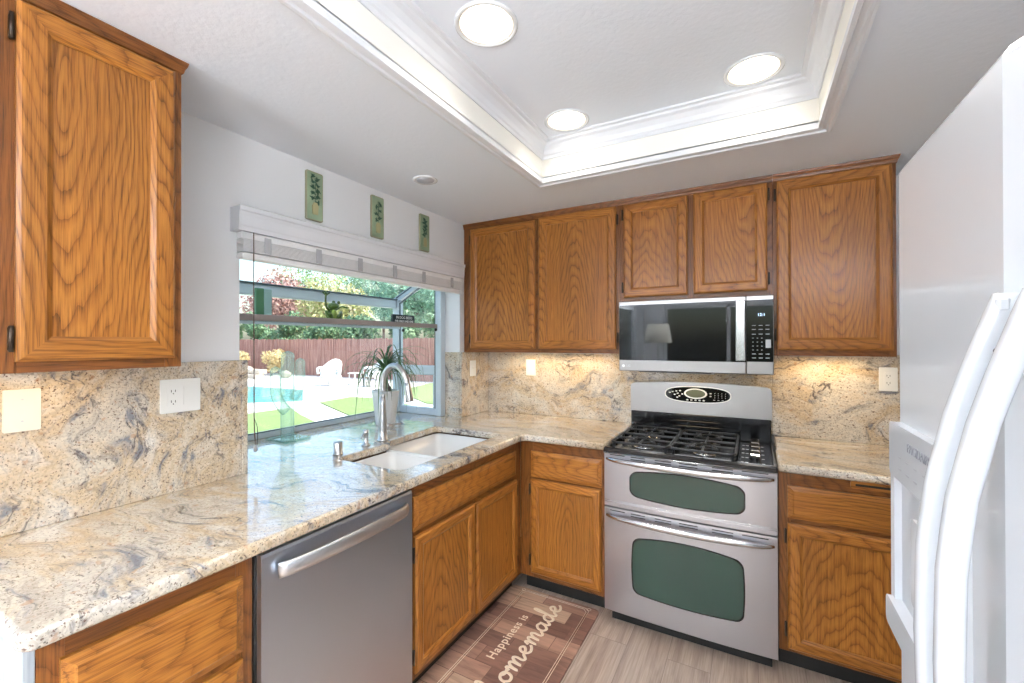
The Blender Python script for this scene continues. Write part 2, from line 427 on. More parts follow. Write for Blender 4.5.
def rrect(u0, u1, v0, v1, r, n=5):
    out = []
    for cx, cy, a0 in ((u1-r, v1-r, 0), (u0+r, v1-r, 90), (u0+r, v0+r, 180), (u1-r, v0+r, 270)):
        for k in range(n+1):
            a = math.radians(a0+90*k/n); out.append((cx+r*math.cos(a), cy+r*math.sin(a)))
    return out

# ------------------------------------------------------------------ room shell
ZC, ZT = 2.265, 2.455
YB, XR = -6.3, 2.86         # far end of the room behind the camera, right wall
WY0, WY1 = -1.85, -.36       # garden window opening
def shell():
    f = MB().box((-.14, YB, -.06), (XR+.1, .1, 0), 0); struct('floor', f, FLOORM)
    b = MB().box((-.14, 0, -.06), (XR+.1, .12, 2.6), 0); struct('wall_back', b, WALLM)
    w = MB()
    w.box((-.14, WY0, 0), (0, WY1, .875), 0); w.box((-.14, WY0, 1.99), (0, WY1, 2.6), 0)
    w.box((-.14, -3.3, 0), (0, WY0, 2.6), 0); w.box((-.14, WY1, 0), (0, 0, 2.6), 0)
    w.box((-.14, -5.7, 2.05), (0, -3.3, 2.6), 0); w.box((-.14, YB, 0), (0, -5.7, 2.6), 0)
    struct('wall_left', w, WALLM)
    r = MB().box((XR, YB, 0), (XR+.1, 0, 2.6), 0); struct('wall_right', r, WALLM)
    r = MB().box((-.14, YB-.12, 0), (XR+.1, YB, .35), 0); r.box((-.14, YB-.12, 2.1), (XR+.1, YB, 2.6), 0)
    r.box((-.14, YB-.12, .35), (.35, YB, 2.1), 0); r.box((2.5, YB-.12, .35), (XR+.1, YB, 2.1), 0)
    struct('wall_front', r, WALLM)
    # ceiling: soffit ring around the tray
    X0, X1, Y0, Y1 = .84, 2.01, -3.30, -.80
    c = MB()
    c.box((-.0, Y1, ZC), (XR, 0, ZC+.02), 0); c.box((0, YB, ZC), (XR, Y0, ZC+.02), 0)
    c.box((0, Y0, ZC), (X0, Y1, ZC+.02), 0); c.box((X1, Y0, ZC), (XR, Y1, ZC+.02), 0)
    struct('ceiling', c, CEILM)
    t = MB().box((X0-.05, Y0-.05, ZT), (X1+.05, Y1+.05, ZT+.04), 0); struct('ceiling_tray', t, CEILM)
    rf = MB().box((-.2, YB-.12, 2.6), (XR+.15, .15, 2.68), 0); struct('ceiling_roof', rf, WALLM)
    e = MB()
    e.box((X0-.02, Y0-.02, ZC), (X0, Y1+.02, ZT), 0); e.box((X1, Y0-.02, ZC), (X1+.02, Y1+.02, ZT), 0)
    e.box((X0, Y1, ZC), (X1, Y1+.02, ZT), 0); e.box((X0, Y0-.02, ZC), (X1, Y0, ZT), 0)
    struct('trim_5', e, COVE)
    def ring(prof):           # prof: (offset outwards from the opening edge, z)
        m = MB(); vs = []
        for (o, z) in prof:
            vs += [(X0-o, Y0-o, z), (X1+o, Y0-o, z), (X1+o, Y1+o, z), (X0-o, Y1+o, z)]
        n = len(prof); fs = []
        for i in range(n):
            j = (i+1) % n
            for k in range(4): fs.append([i*4+k, i*4+(k+1) % 4, j*4+(k+1) % 4, j*4+k])
        return m.add(vs, fs)
    struct('trim_1', ring([(-.0025, ZC+.014), (-.003, ZC+.004), (-.003, ZC-.010), (.008, ZC-.012), (.011, ZC-.007), (.024, ZC-.010), (.028, ZC-.016), (.036, ZC-.017), (.046, ZC-.012), (.048, ZC+.001), (.048, ZC+.012)]), TRIMW)
    struct('trim_2', ring([(.001, 2.372), (-.006, 2.372), (-.008, 2.386), (-.013, 2.392), (-.018, 2.410), (-.030, 2.428), (-.043, 2.436), (-.046, 2.444), (-.060, 2.447), (-.062, ZT+.001), (.001, ZT+.001)]), TRIMW)
shell()
# granite backsplash slabs
def splash(name, lo, hi, lab):
    tag(build(name, MB().box(lo, hi, .002), GRAN), lab, 'backsplash', None)
splash('backsplash', (0.0005, -2.62, .9145), (.02, -1.8503, 1.366), 'speckled tan granite backsplash beside the window under the near upper cabinet')
splash('backsplash', (0.0005, -.368, .9145), (.02, -.0005, 1.366), 'narrow golden granite backsplash strip between window and corner')
splash('backsplash', (.0205, -.02, .9145), (1.119, -.0005, 1.366), 'granite backsplash behind the counter between corner and range')
splash('backsplash', (1.1195, -.02, .9145), (1.877, -.0005, 1.40), 'granite backsplash between range backguard and microwave')
splash('backsplash', (1.8775, -.02, .9145), (XR, -.0005, 1.366), 'golden granite backsplash right of the range beside the refrigerator')
splash('window_jamb_slab', (-.122, -.372, .9145), (-.0005, -.3605, 1.366), 'granite slab lining the right jamb of the garden window')
splash('window_jamb_slab', (-.122, -1.8495, .9145), (.02, -1.828, 1.366), 'granite slab lining the left jamb of the garden window')

# ------------------------------------------------------------------ countertops
def counter(name, outer, holes, lab, bev=.011, z=.914, th=.037):
    cu = bpy.data.curves.new(name, 'CURVE'); cu.dimensions = '2D'; cu.fill_mode = 'BOTH'
    def spl(P):
        s = cu.splines.new('POLY'); s.points.add(len(P)-1)
        for p, q in zip(s.points, P): p.co = (q[0], q[1], 0, 1)
        s.use_cyclic_u = True
    spl(outer)
    for h in holes: spl(h)
    cu.extrude = th/2-bev; cu.bevel_depth = bev; cu.bevel_resolution = 3; cu.offset = -bev
    tmp = bpy.data.objects.new('tmp', cu); COL.objects.link(tmp); bpy.context.view_layer.update()
    me = bpy.data.meshes.new_from_object(tmp.evaluated_get(bpy.context.evaluated_depsgraph_get()))
    bpy.data.objects.remove(tmp); me.transform(Matrix.Translation((0, 0, z-th/2)))
    me.materials.clear(); me.materials.append(GRAN); me.name = name
    ob = bpy.data.objects.new(name, me); COL.objects.link(ob)
    return tag(ob, lab, 'countertop')
def arc(cx, cy, r, a0, a1, n=5): return [(cx+r*math.cos(math.radians(a0+(a1-a0)*k/n)), cy+r*math.sin(math.radians(a0+(a1-a0)*k/n))) for k in range(n+1)]
outer = [(.001, -2.585)]+arc(.652-.03, -2.585+.03, .03, -90, 0)+[(.652, -.70), (.655, -.672), (.672, -.657), (1.117, -.657), (1.117, -.001), (.001, -.001), (.001, -.362), (-.56, -.362), (-.56, -1.848), (.001, -1.848)]
R = .035
hole = arc(.53-R, -.705-R, R, 90, 0)+arc(.53-R, -1.505+R, R, 0, -90)+arc(.15+R, -1.505+R, R, 270, 180)+[(.15, -1.20), (.135, -1.165), (.10, -1.15)]+arc(.075+R, -.705-R, R, 180, 90)
hole = hole[::-1]
counter('countertop', outer, [hole], 'long L-shaped speckled granite countertop running from the peninsula end past the sink')
counter('countertop', [(1.879, -.657), (XR-.001, -.657), (XR-.001, -.001), (1.879, -.001)], [], 'short granite countertop between the range and the white refrigerator')

# ------------------------------------------------------------------ sink
def bowl(u0, u1, v0, v1, zb, zt):
    mb = MB(); t = .006
    rings = []
    def rr(u0, u1, v0, v1, r): return rrect(u0, u1, v0, v1, r, 5)
    spec = [(0, zt, .035), (.006, zb+.05, .035), (.014, zb+.02, .04), (.045, zb, .05)]
    vs = []; n = None
    for (ins, z, r) in spec:
        P = rr(u0+ins, u1-ins, v0+ins, v1-ins, r); n = len(P); vs += [(p[0], p[1], z) for p in P]
    for (ins, z, r) in [(.04, zb-.008, .05), (-.006, zb+.01, .04), (-.006, zt, .04)]:
        P = rr(u0+ins, u1-ins, v0+ins, v1-ins, r); vs += [(p[0], p[1], z) for p in P]
    fs = []
    L = 7
    for i in range(L):
        if i == 3: continue
        j = (i+1) % L
        for k in range(n): fs.append([i*n+k, i*n+(k+1) % n, j*n+(k+1) % n, j*n+k])
    fs.append([3*n+k for k in range(n)]); fs.append([4*n+k for k in range(n)])
    return mb.add(vs, fs, None, True)
sk = thing('kitchen_sink', 'white undermount double bowl sink set in the granite below the window', 'sink', (.33, -1.1, .70))
b1 = build('bowl', bowl(.155, .524, -1.499, -1.175, .71, .874), SINKM, sk)
b2 = build('bowl', bowl(.082, .524, -1.150, -.711, .70, .874), SINKM, sk)
dv = MB().box((.12, -1.1755, .80), (.53, -1.1495, .876), .009); build('divider', dv, SINKM, sk)
for (x, y, z) in ((.33, -1.33, .712), (.32, -.92, .702)):
    d = MB().lathe([(.045, 0), (.045, .003), (.034, .004), (.030, -.001)], (x, y, z), 'z', 24); build('drain', d, CHROME, sk)

# ------------------------------------------------------------------ faucet & deck fittings
fx, fy = .066, -1.150
fa = thing('kitchen_faucet', 'tall brushed gooseneck pull-down faucet behind the sink divider', 'faucet', (fx, fy, .9145))
m_ = MB(); m_.lathe([(.030, 0), (.030, .006), (.024, .010), (.0235, .06), (.0205, .12), (.0165, .19), (.0142, .235)], (fx, fy, .9145), 'z', 24); build('body', m_, NICKEL, fa)
arcp = [(fx, fy, 1.13), (fx, fy, 1.20), (fx+.006, fy, 1.245), (fx+.028, fy, 1.285), (fx+.065, fy, 1.312), (fx+.105, fy, 1.310), (fx+.140, fy, 1.285), (fx+.162, fy, 1.25), (fx+.174, fy, 1.22)]
build('spout', MB().tube(catmull(arcp, 6), .0145, 16), NICKEL, fa)
h = Vector((.20, 0, -1)).normalized(); p0 = Vector((fx+.172, fy, 1.226))
build('spray_head', MB().tube([p0, p0+h*.02, p0+h*.05, p0+h*.09, p0+h*.096], [.0155, .017, .0185, .021, .019], 18), NICKEL, fa)
lv = MB(); lv.lathe([(.0, 0), (.017, .002), (.018, .03), (.015, .048), (0, .052)], (fx, fy+.012, .982), 'y', 16)
build('handle_hub', lv, NICKEL, fa)
build('handle', MB().tube(catmull([(fx, fy+.055, .982), (fx+.006, fy+.08, .99), (fx+.01, fy+.105, .984), (fx+.012, fy+.12, .982)], 5), [.007]*5+[.0055]*6+[.006]*5, 10), NICKEL, fa)
so = thing('soap_dispenser', 'small brushed soap pump beside the faucet', 'soap dispenser', (.072, -1.27, .9145))
build('base', MB().lathe([(.022, 0), (.022, .005), (.0125, .008), (.0125, .055), (.0135, .056), (.0135, .078), (0, .08)], (.072, -1.27, .9145), 'z', 18), NICKEL, so)
build('nozzle', MB().tube(catmull([(.072, -1.27, .975), (.085, -1.30, .975), (.095, -1.318, .962)], 4), .005, 8), NICKEL, so)
ag = thing('air_gap_cap', 'short brushed metal air gap cylinder left of the soap pump', 'air gap', (.09, -1.455, .9145))
build('cap', MB().lathe([(.024, 0), (.024, .004), (.021, .006), (.021, .052), (.019, .056), (0, .057)], (.09, -1.455, .9145), 'z', 24), NICKEL, ag)
st = MB().tube(catmull([(.115, -1.41, .9165), (.13, -1.36, .917), (.125, -1.32, .9165)], 4), .0015, 6)

# ------------------------------------------------------------------ cabinets
def door_mesh(T, u0, u1, v0, v1, gh, gv, t=.02, fwid=.055, panel=True, rim=.007):
    """mitred frame with sloped edges and a recessed panel; T(u,v,d)"""
    mb = MB(); W = fwid
    prof = [(0, 0), (0, t*.62), (rim, t*.95), (rim+.006, t), (W-.012, t), (W-.007, t*.80), (W-.001, t*.60), (W-.001, t*.2)]
    def member(side):
        vs = []
        for s_, d_ in prof:
            if side == 'b': a, b = (u0+s_, v0+s_), (u1-s_, v0+s_)
            if side == 't': a, b = (u0+s_, v1-s_), (u1-s_, v1-s_)
            if side == 'l': a, b = (u0+s_, v0+s_), (u0+s_, v1-s_)
            if side == 'r': a, b = (u1-s_, v0+s_), (u1-s_, v1-s_)
            vs += [T(a[0], a[1], d_), T(b[0], b[1], d_)]
        n = len(prof); fs = [[2*i, 2*i+1, (2*i+3) % (2*n), (2*i+2) % (2*n)] for i in range(n)]
        fs += [[2*i for i in range(n)], [2*i+1 for i in range(n)]]
        mb.add(vs, fs, gh if side in 'bt' else gv)
    if panel:
        for sd in 'btlr': member(sd)
        q = [(u0+W-.003, v0+W-.003), (u1-W+.003, v0+W-.003), (u1-W+.003, v1-W+.003), (u0+W-.003, v1-W+.003)]
        mb.prism(q, T, t*.1, t*.42, gv)
    else:        # slab front with sloped rim
        steps = [(0, 0), (0, t*.55), (rim+.010, t*.85), (rim+.014, t)]
        vs = []
        for s_, d_ in steps: vs += [T(u0+s_, v0+s_, d_), T(u1-s_, v0+s_, d_), T(u1-s_, v1-s_, d_), T(u0+s_, v1-s_, d_)]
        fs = [[0, 1, 2, 3], [12, 13, 14, 15]]
        for i in range(3):
            for k in range(4): fs.append([4*i+k, 4*i+(k+1) % 4, 4*i+4+(k+1) % 4, 4*i+4+k])
        mb.add(vs, fs, gh)
    return mb
def Tback(y): return lambda u, v, d: Vector((u, y-d, v))
def Tside(x): return lambda u, v, d: Vector((x+d, u, v))
def hinge(door, T, u, v):
    mb = MB(); mb.prism(rrect(u-.004, u+.004, v-.028, v+.028, .003, 2), T, .001, .010)
    mb.tube([T(u, v-.03, .012), T(u, v+.03, .012)], .0045, 8, upv=(1, .3, 0))
    return build('hinge', mb, HINGE, door)
def cab(name, labl, T, box, grp=None, gh='bx', gv='bz', openings=(), frame_t=.019, toe=0, back=None, finish_side=None):
    """box=(u0,u1,v0,v1,depth); body = carcass + face frame built as rails/stiles around door openings"""
    u0, u1, v0, v1, dep = box
    c = T((u0+u1)/2, v0-toe, -dep/2)
    r = thing(name, labl, 'cabinet', tuple(c), grp)
    return r
def carcass(r, T, u0, u1, v0, v1, dep, gh, gv, stiles, rails, toe=0, mat=None):
    mb = MB(); g = .018
    def bx(a0, a1, b0, b1, d0, d1, gr):
        P, Q = T(a0, b0, d0), T(a1, b1, d1); mb.box(tuple(P), tuple(Q), .001, gr)
    bx(u0, u0+g, v0, v1, -dep, -.019, gv); bx(u1-g, u1, v0, v1, -dep, -.019, gv)
    bx(u0+g, u1-g, v0+.006, v0+.006+g, -dep, -.019, gh)
    if not toe: bx(u0+g, u1-g, v1-g, v1, -dep, -.019, gh)
    bx(u0+g, u1-g, v0+g, v1-g, -dep, -dep+.006, gv)
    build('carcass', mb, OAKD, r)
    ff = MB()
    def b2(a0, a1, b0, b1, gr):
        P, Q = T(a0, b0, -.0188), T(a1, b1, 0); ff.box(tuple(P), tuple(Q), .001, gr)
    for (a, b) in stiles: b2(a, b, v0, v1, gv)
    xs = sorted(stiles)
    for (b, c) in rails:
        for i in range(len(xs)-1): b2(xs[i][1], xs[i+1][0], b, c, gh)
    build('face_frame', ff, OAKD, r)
    if toe:
        k = MB(); P, Q = T(u0+.002, v0-toe+.001, -dep+.02), T(u1-.002, v0-.0005, -.07); k.box(tuple(P), tuple(Q), .001); build('toe_kick', k, DARK, r)
GH, GV = ('bx', 'bz')
SH, SV = ('sy', 'sz')
ZU0, ZU1 = 1.366, 2.236
Tb = Tback(-.31)
def crown(r, u0, u1, ret=False, T=Tb, side=False, w0=False):
    mb = MB(); gr = 'sy' if side else 'bx'
    P = [(-.0, ZU1-.006), (.004, ZU1-.004), (.007, ZU1+.008), (.012, ZU1+.018), (.014, ZC-.001), (0, ZC-.001)]
    vs = []
    for d, z in P:
        vs += [T(u0, z, d), T(u1+(d if ret else 0), z, d)]
    n = len(P); fs = [[2*i, 2*i+1, (2*i+3) % (2*n), (2*i+2) % (2*n)] for i in range(n)]+[[2*i for i in range(n)], [2*i+1 for i in range(n)]]
    mb.add(vs, fs, gr)
    if ret:
        vs = []
        for d, z in P: vs += [T(u1+d, z, d), T(u1+d, z, -.30)]
        mb.add(vs, fs, 'sy' if not side else 'bx')
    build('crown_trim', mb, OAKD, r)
# 1. back wall, two-door upper left of microwave
r = cab('upper_cabinet', 'two-door oak upper cabinet in the corner left of the microwave', Tb, (.001, 1.117, ZU0, ZU1, .308))
carcass(r, Tb, .001, 1.117, ZU0, ZU1, .308, GH, GV, [(.001, .075), (.555, .600), (1.08, 1.117)], [(ZU0, ZU0+.035), (ZU1-.03, ZU1)])
d1 = build('door', door_mesh(Tb, .062, .563, 1.392, 2.222, GH, GV), OAK, r)
d2 = build('door', door_mesh(Tb, .590, 1.090, 1.392, 2.230, GH, GV), OAK, r)
for v in (1.46, 2.15): hinge(d1, Tb, .056, v); hinge(d2, Tb, 1.097, v)
crown(r, .001, 1.117)
# 2. over the microwave
r = cab('upper_cabinet', 'short two-door oak upper cabinet above the microwave', Tb, (1.118, 1.873, 1.666, ZU1, .308))
carcass(r, Tb, 1.1175, 1.873, 1.666, ZU1, .308, GH, GV, [(1.1175, 1.140), (1.472, 1.516), (1.845, 1.873)], [(1.666, 1.70), (ZU1-.03, ZU1)])
d1 = build('door', door_mesh(Tb, 1.134, 1.479, 1.690, 2.230, GH, GV), OAK, r)
d2 = build('door', door_mesh(Tb, 1.509, 1.850, 1.692, 2.230, GH, GV), OAK, r)
for v in (1.75, 2.17): hinge(d1, Tb, 1.127, v); hinge(d2, Tb, 1.857, v)
crown(r, 1.1175, 1.873)
# 3. right
r = cab('upper_cabinet', 'single-door oak upper cabinet right of the microwave beside the refrigerator', Tb, (1.8735, 2.345, ZU0, ZU1, .308))
carcass(r, Tb, 1.8735, 2.345, ZU0, ZU1, .308, GH, GV, [(1.8735, 1.898), (2.318, 2.345)], [(ZU0, ZU0+.035), (ZU1-.03, ZU1)])
d1 = build('door', door_mesh(Tb, 1.890, 2.331, 1.394, 2.230, GH, GV, fwid=.06), OAK, r)
for v in (1.47, 2.16): hinge(d1, Tb, 1.883, v)
crown(r, 1.8735, 2.345, True)
# 4. near upper on left wall
Ts = Tside(.31)
r = cab('upper_cabinet', 'large oak upper cabinet on the left wall, nearest the camera', Ts, (-3.02, -2.187, ZU0, ZU1, .308))
carcass(r, Ts, -3.02, -2.187, ZU0, ZU1, .308, SH, SV, [(-3.02, -2.99), (-2.588, -2.515), (-2.228, -2.187)], [(ZU0, ZU0+.035), (ZU1-.03, ZU1)])
d1 = build('door', door_mesh(Ts, -2.519, -2.208, 1.392, 2.222, SH, SV, fwid=.06), OAK, r)
d2 = build('door', door_mesh(Ts, -2.998, -2.572, 1.392, 2.222, SH, SV, fwid=.06), OAK, r)
for v in (1.445, 2.155): hinge(d1, Ts, -2.526, v)
mb = MB(); P = [(0, ZU1-.006), (.004, ZU1-.004), (.007, ZU1+.008), (.012, ZU1+.018), (.014, ZC-.001), (0, ZC-.001)]
vs = []
for d, z in P: vs += [Ts(-3.02, z, d), Ts(-2.187+d, z, d)]
n = len(P); fs = [[2*i, 2*i+1, (2*i+3) % (2*n), (2*i+2) % (2*n)] for i in range(n)]+[[2*i for i in range(n)], [2*i+1 for i in range(n)]]
mb.add(vs, fs, 'sy'); vs = []
for d, z in P: vs += [Ts(-2.187+d, z, d), Ts(-2.187+d, z, -.308)]
mb.add(vs, fs, 'bx'); build('crown_trim', mb, OAKD, r)

# base cabinets
ZB0, ZB1 = .10, .876
Bs = Tside(.61); Bb = Tback(-.61)
# peninsula drawer base
r = cab('base_cabinet', 'oak drawer base cabinet at the near end, left of the dishwasher', Bs, (-2.555, -2.155, ZB0, ZB1, .60), toe=.1)
carcass(r, Bs, -2.555, -2.1525, ZB0, ZB1, .60, SH, SV, [(-2.555, -2.515), (-2.195, -2.1525)], [(ZB0, .135), (.365, .40), (.60, .64), (.815, ZB1)], toe=.1)
for (a, b) in ((.632, .826), (.392, .612), (.125, .372)):
    build('drawer', door_mesh(Bs, -2.523, -2.182, a, b, SH, SV, panel=False), OAK, r)
ep = build('end_panel', MB().box((.012, -2.572, .001), (.612, -2.5555, .875), .001), PANELW, r); label(ep, 'whitewashed end panel')
# sink base
r = cab('base_cabinet', 'oak sink base cabinet with two doors and a false drawer, right of the dishwasher', Bs, (-1.553, -.612, ZB0, ZB1, .60), toe=.1)
carcass(r, Bs, -1.553, -.59, ZB0, ZB1, .60, SH, SV, [(-1.553, -1.515), (-1.118, -1.078), (-.70, -.6105)], [(ZB0, .14), (.645, .70), (.815, ZB1)], toe=.1)
build('drawer', door_mesh(Bs, -1.530, -.690, .690, .826, SH, SV, panel=False), OAK, r)
d1 = build('door', door_mesh(Bs, -1.523, -1.105, .130, .667, SH, SV, fwid=.05), OAK, r)
d2 = build('door', door_mesh(Bs, -1.090, -.680, .130, .660, SH, SV, fwid=.05), OAK, r)
for v in (.20, .60): hinge(d1, Bs, -1.531, v)
for v in (.20, .60): hinge(d2, Bs, -.672, v)
# back corner base
r = cab('base_cabinet', 'oak base cabinet with one drawer and door in the corner left of the range', Bb, (.6115, 1.117, ZB0, ZB1, .60), toe=.1)
carcass(r, Bb, .6105, 1.117, ZB0, ZB1, .60, GH, GV, [(.6105, .69), (1.085, 1.117)], [(ZB0, .14), (.65, .69), (.81, ZB1)], toe=.1)
build('drawer', door_mesh(Bb, .682, 1.093, .672, .818, GH, GV, panel=False), OAK, r)
d1 = build('door', door_mesh(Bb, .680, 1.088, .128, .660, GH, GV, fwid=.05), OAK, r)
for v in (.20, .60): hinge(d1, Bb, .673, v)
# right base
r = cab('base_cabinet', 'oak base cabinet with drawer and door right of the range, partly behind the refrigerator', Bb, (1.879, 2.45, ZB0, ZB1, .60), toe=.1)
carcass(r, Bb, 1.8795, 2.80, ZB0, ZB1, .60, GH, GV, [(1.8795, 1.925), (2.36, 2.80)], [(ZB0, .14), (.65, .70), (.815, ZB1)], toe=.1)
build('drawer', door_mesh(Bb, 1.913, 2.375, .678, .818, GH, GV, panel=False), OAK, r)
d1 = build('door', door_mesh(Bb, 1.912, 2.375, .118, .657, GH, GV, fwid=.055), OAK, r)
for v in (.20, .60): hinge(d1, Bb, 1.905, v)
cb = MB(); cb.prism(rrect(2.13, 2.40, .838, .868, .008, 4), Bb, -.001, .0045, 'bx'); pb = build('cutting_board_front', cb, OAK, r)
gv_ = MB(); gv_.prism(rrect(2.145, 2.385, .849, .858, .0045, 4), Bb, .0046, .0052); build('finger_groove', gv_, DARK, pb)

# ------------------------------------------------------------------ dishwasher
r = thing('dishwasher', 'stainless steel dishwasher with a curved bar handle', 'dishwasher', (.33, -1.856, 0))
build('tub', MB().box((.04, -2.150, .10), (.618, -1.558, .872), .002), DARK, r)
build('kick_plate', MB().box((.10, -2.15, .001), (.535, -1.558, .099), .002), DARK, r)
def dwdoor():
    mb = MB(); n = 10; vs = []; fs = []
    prof = [(.619, .105), (.636, .105), (.6395, .110), (.640, .3), (.6405, .6), (.640, .858), (.637, .866), (.619, .867)]
    for (x, z) in prof: vs += [(x, -2.146, z), (x, -1.561, z)]
    n = len(prof); fs = [[2*i, 2*i+1, (2*i+3) % (2*n), (2*i+2) % (2*n)] for i in range(n)]+[[2*i for i in range(n)], [2*i+1 for i in range(n)]]
    return mb.add(vs, fs)
dd = build('door', dwdoor(), STEELV, r)
pts = []; rad = []
for k in range(25):
    t = k/24; y = -2.105+t*(-1.60+2.105); pts.append((.650+.042*math.sin(PI*t)**.6 if 0 < t < 1 else .650, y, .812+.010*math.sin(PI*t)))
build('handle', MB().tube(pts, .0088, 12, flat=2.5), HANDM, dd)

# ------------------------------------------------------------------ range
XL, XRr = 1.121, 1.875
XCN = (XL+XRr)/2; HW = (XRr-XL)/2
r = thing('gas_range', 'stainless double-oven gas range with black cooktop between oak cabinets', 'range', (XCN, -.35, 0))
build('body', MB().box((XL+.004, -.64, .06), (XRr-.004, -.03, .872), .002), DARK, r)
build('kick_plate', MB().box((XL+.02, -.60, .001), (XRr-.02, -.10, .059), .001), DARK, r)
def fy_(x, y0=-.665, bow=.010): return y0-bow*(1-((x-XCN)/HW)**2)
def oven_door(z0, z1):
    mb = MB(); NX = 24; vs = []; prof = [(0, z0+.004), (1, z0), (2, z0+.003), (2, z1-.003), (1, z1), (0, z1-.001)]
    for i in range(NX+1):
        x = XL+.001+(XRr-XL-.002)*i/NX; yf = fy_(x)
        for (k, z) in prof: vs.append((x, {0: -.641, 1: yf+.003, 2: yf}[k], z))
    n = len(prof); fs = []
    for i in range(NX):
        for k in range(n): fs.append([i*n+k, i*n+(k+1) % n, (i+1)*n+(k+1) % n, (i+1)*n+k])
    fs += [list(range(n)), [NX*n+k for k in range(n)]]
    return mb.add(vs, fs)
def bulge_window(x0, x1, z0, z1, bt, bb, off, grow=0, rc=.03):
    x0 -= grow; x1 += grow; z0 -= grow; z1 += grow; P = []
    base = rrect(x0, x1, z0, z1, rc, 6); out = []
    # densify and bulge
    n = len(base)
    for i in range(n):
        a, b = base[i], base[(i+1) % n]; L = math.dist(a, b); k = max(1, int(L/.03))
        for j in range(k): out.append((a[0]+(b[0]-a[0])*j/k, a[1]+(b[1]-a[1])*j/k))
    zc = (z0+z1)/2; hh = (z1-z0)/2; xc = (x0+x1)/2; hw = (x1-x0)/2
    for (x, z) in out:
        f = 1-((x-xc)/hw)**2; w = (z-zc)/hh
        z2 = z+(bt*f*w if w > 0 else bb*f*w); x2 = x+ (x-xc)/hw*.008*(1-w*w)
        P.append((x2, z2))
    mb = MB(); n = len(P)
    vs = [(x, fy_(x)-off, z) for x, z in P]+[(x, fy_(x)+.004, z) for x, z in P]
    # fan by vertical strips: use ear fill via bmesh triangulation of ngon
    fs = [list(range(n))]+[[i, (i+1) % n, n+(i+1) % n, n+i] for i in range(n)]
    bm = bmesh.new(); V = [bm.verts.new(v) for v in vs]
    for f in fs: bm.faces.new([V[i] for i in f])
    bmesh.ops.triangulate(bm, faces=[f for f in bm.faces if len(f.verts) > 4])
    bm.verts.index_update()
    mb.add([v.co.copy() for v in bm.verts], [[v.index for v in f.verts] for f in bm.faces]); bm.free()
    return mb
def oven_handle(door, z):
    pts = []; rad = []
    for k in range(33):
        t = k/32; x = XL+.014+t*(XRr-XL-.028); e = min(1, min(t, 1-t)/.07)
        pts.append((x, fy_(x)-.008-.032*math.sin(PI*min(1, max(0, t)))**.35*min(1, e+.15), z-.004*math.sin(PI*t))); rad.append(.006+.006*math.sin(PI*t)**.4 if 0 < t < 1 else .005)
    build('handle', MB().tube(pts, rad, 12, flat=1.25), STEELH, door)
def slots(door, z, ):
    W = [(.03, .105, 1), (.135, .205, 2), (.25, .325, 2), (.36, .44, 2), (.50, .585, 2), (.62, .72, 1)]
    for (a, b, n) in W:
        for q in range(n):
            mb = MB(); zz = z-(.012*q); xs = [XL+a+(b-a)*k/4 for k in range(5)]
            vs = [(x, fy_(x)-.0006, zz+.0022) for x in xs]+[(x, fy_(x)-.0006, zz-.0022) for x in xs]+[(x, fy_(x)+.002, zz+.0022) for x in xs]+[(x, fy_(x)+.002, zz-.0022) for x in xs]
            fs = []
            for i in range(4): fs += [[i, i+1, 6+i, 5+i], [10+i, 11+i, i+1, i], [15+i, 16+i, 6+i, 5+i]]
            fs += [[0, 5, 15, 10], [4, 9, 19, 14]]
            mb.add(vs, fs); build('vent_slot', mb, SLOT, door)
du = build('upper_oven_door', oven_door(.604, .872), STEEL, r)
build('window_surround', bulge_window(1.262, 1.742, .681, .789, .020, .016, .0012, .006), BLACK, du)
build('window_glass', bulge_window(1.262, 1.742, .681, .789, .020, .016, .0022), OVENGL, du)
oven_handle(du, .846); slots(du, .866)
g = MB()
for zz in (.636, .628):
    xs = [XL+.003+(XRr-XL-.006)*k/24 for k in range(25)]
    g.tube([(x, fy_(x)-.0002, zz) for x in xs], .0014, 6)
build('crease', g, STEELH, du)
dl = build('lower_oven_door', oven_door(.078, .598), STEEL, r)
build('window_surround', bulge_window(1.272, 1.738, .207, .463, .026, .012, .0012, .006), BLACK, dl)
build('window_glass', bulge_window(1.272, 1.738, .207, .463, .026, .012, .0022), OVENGL, dl)
oven_handle(dl, .562); slots(dl, .586)
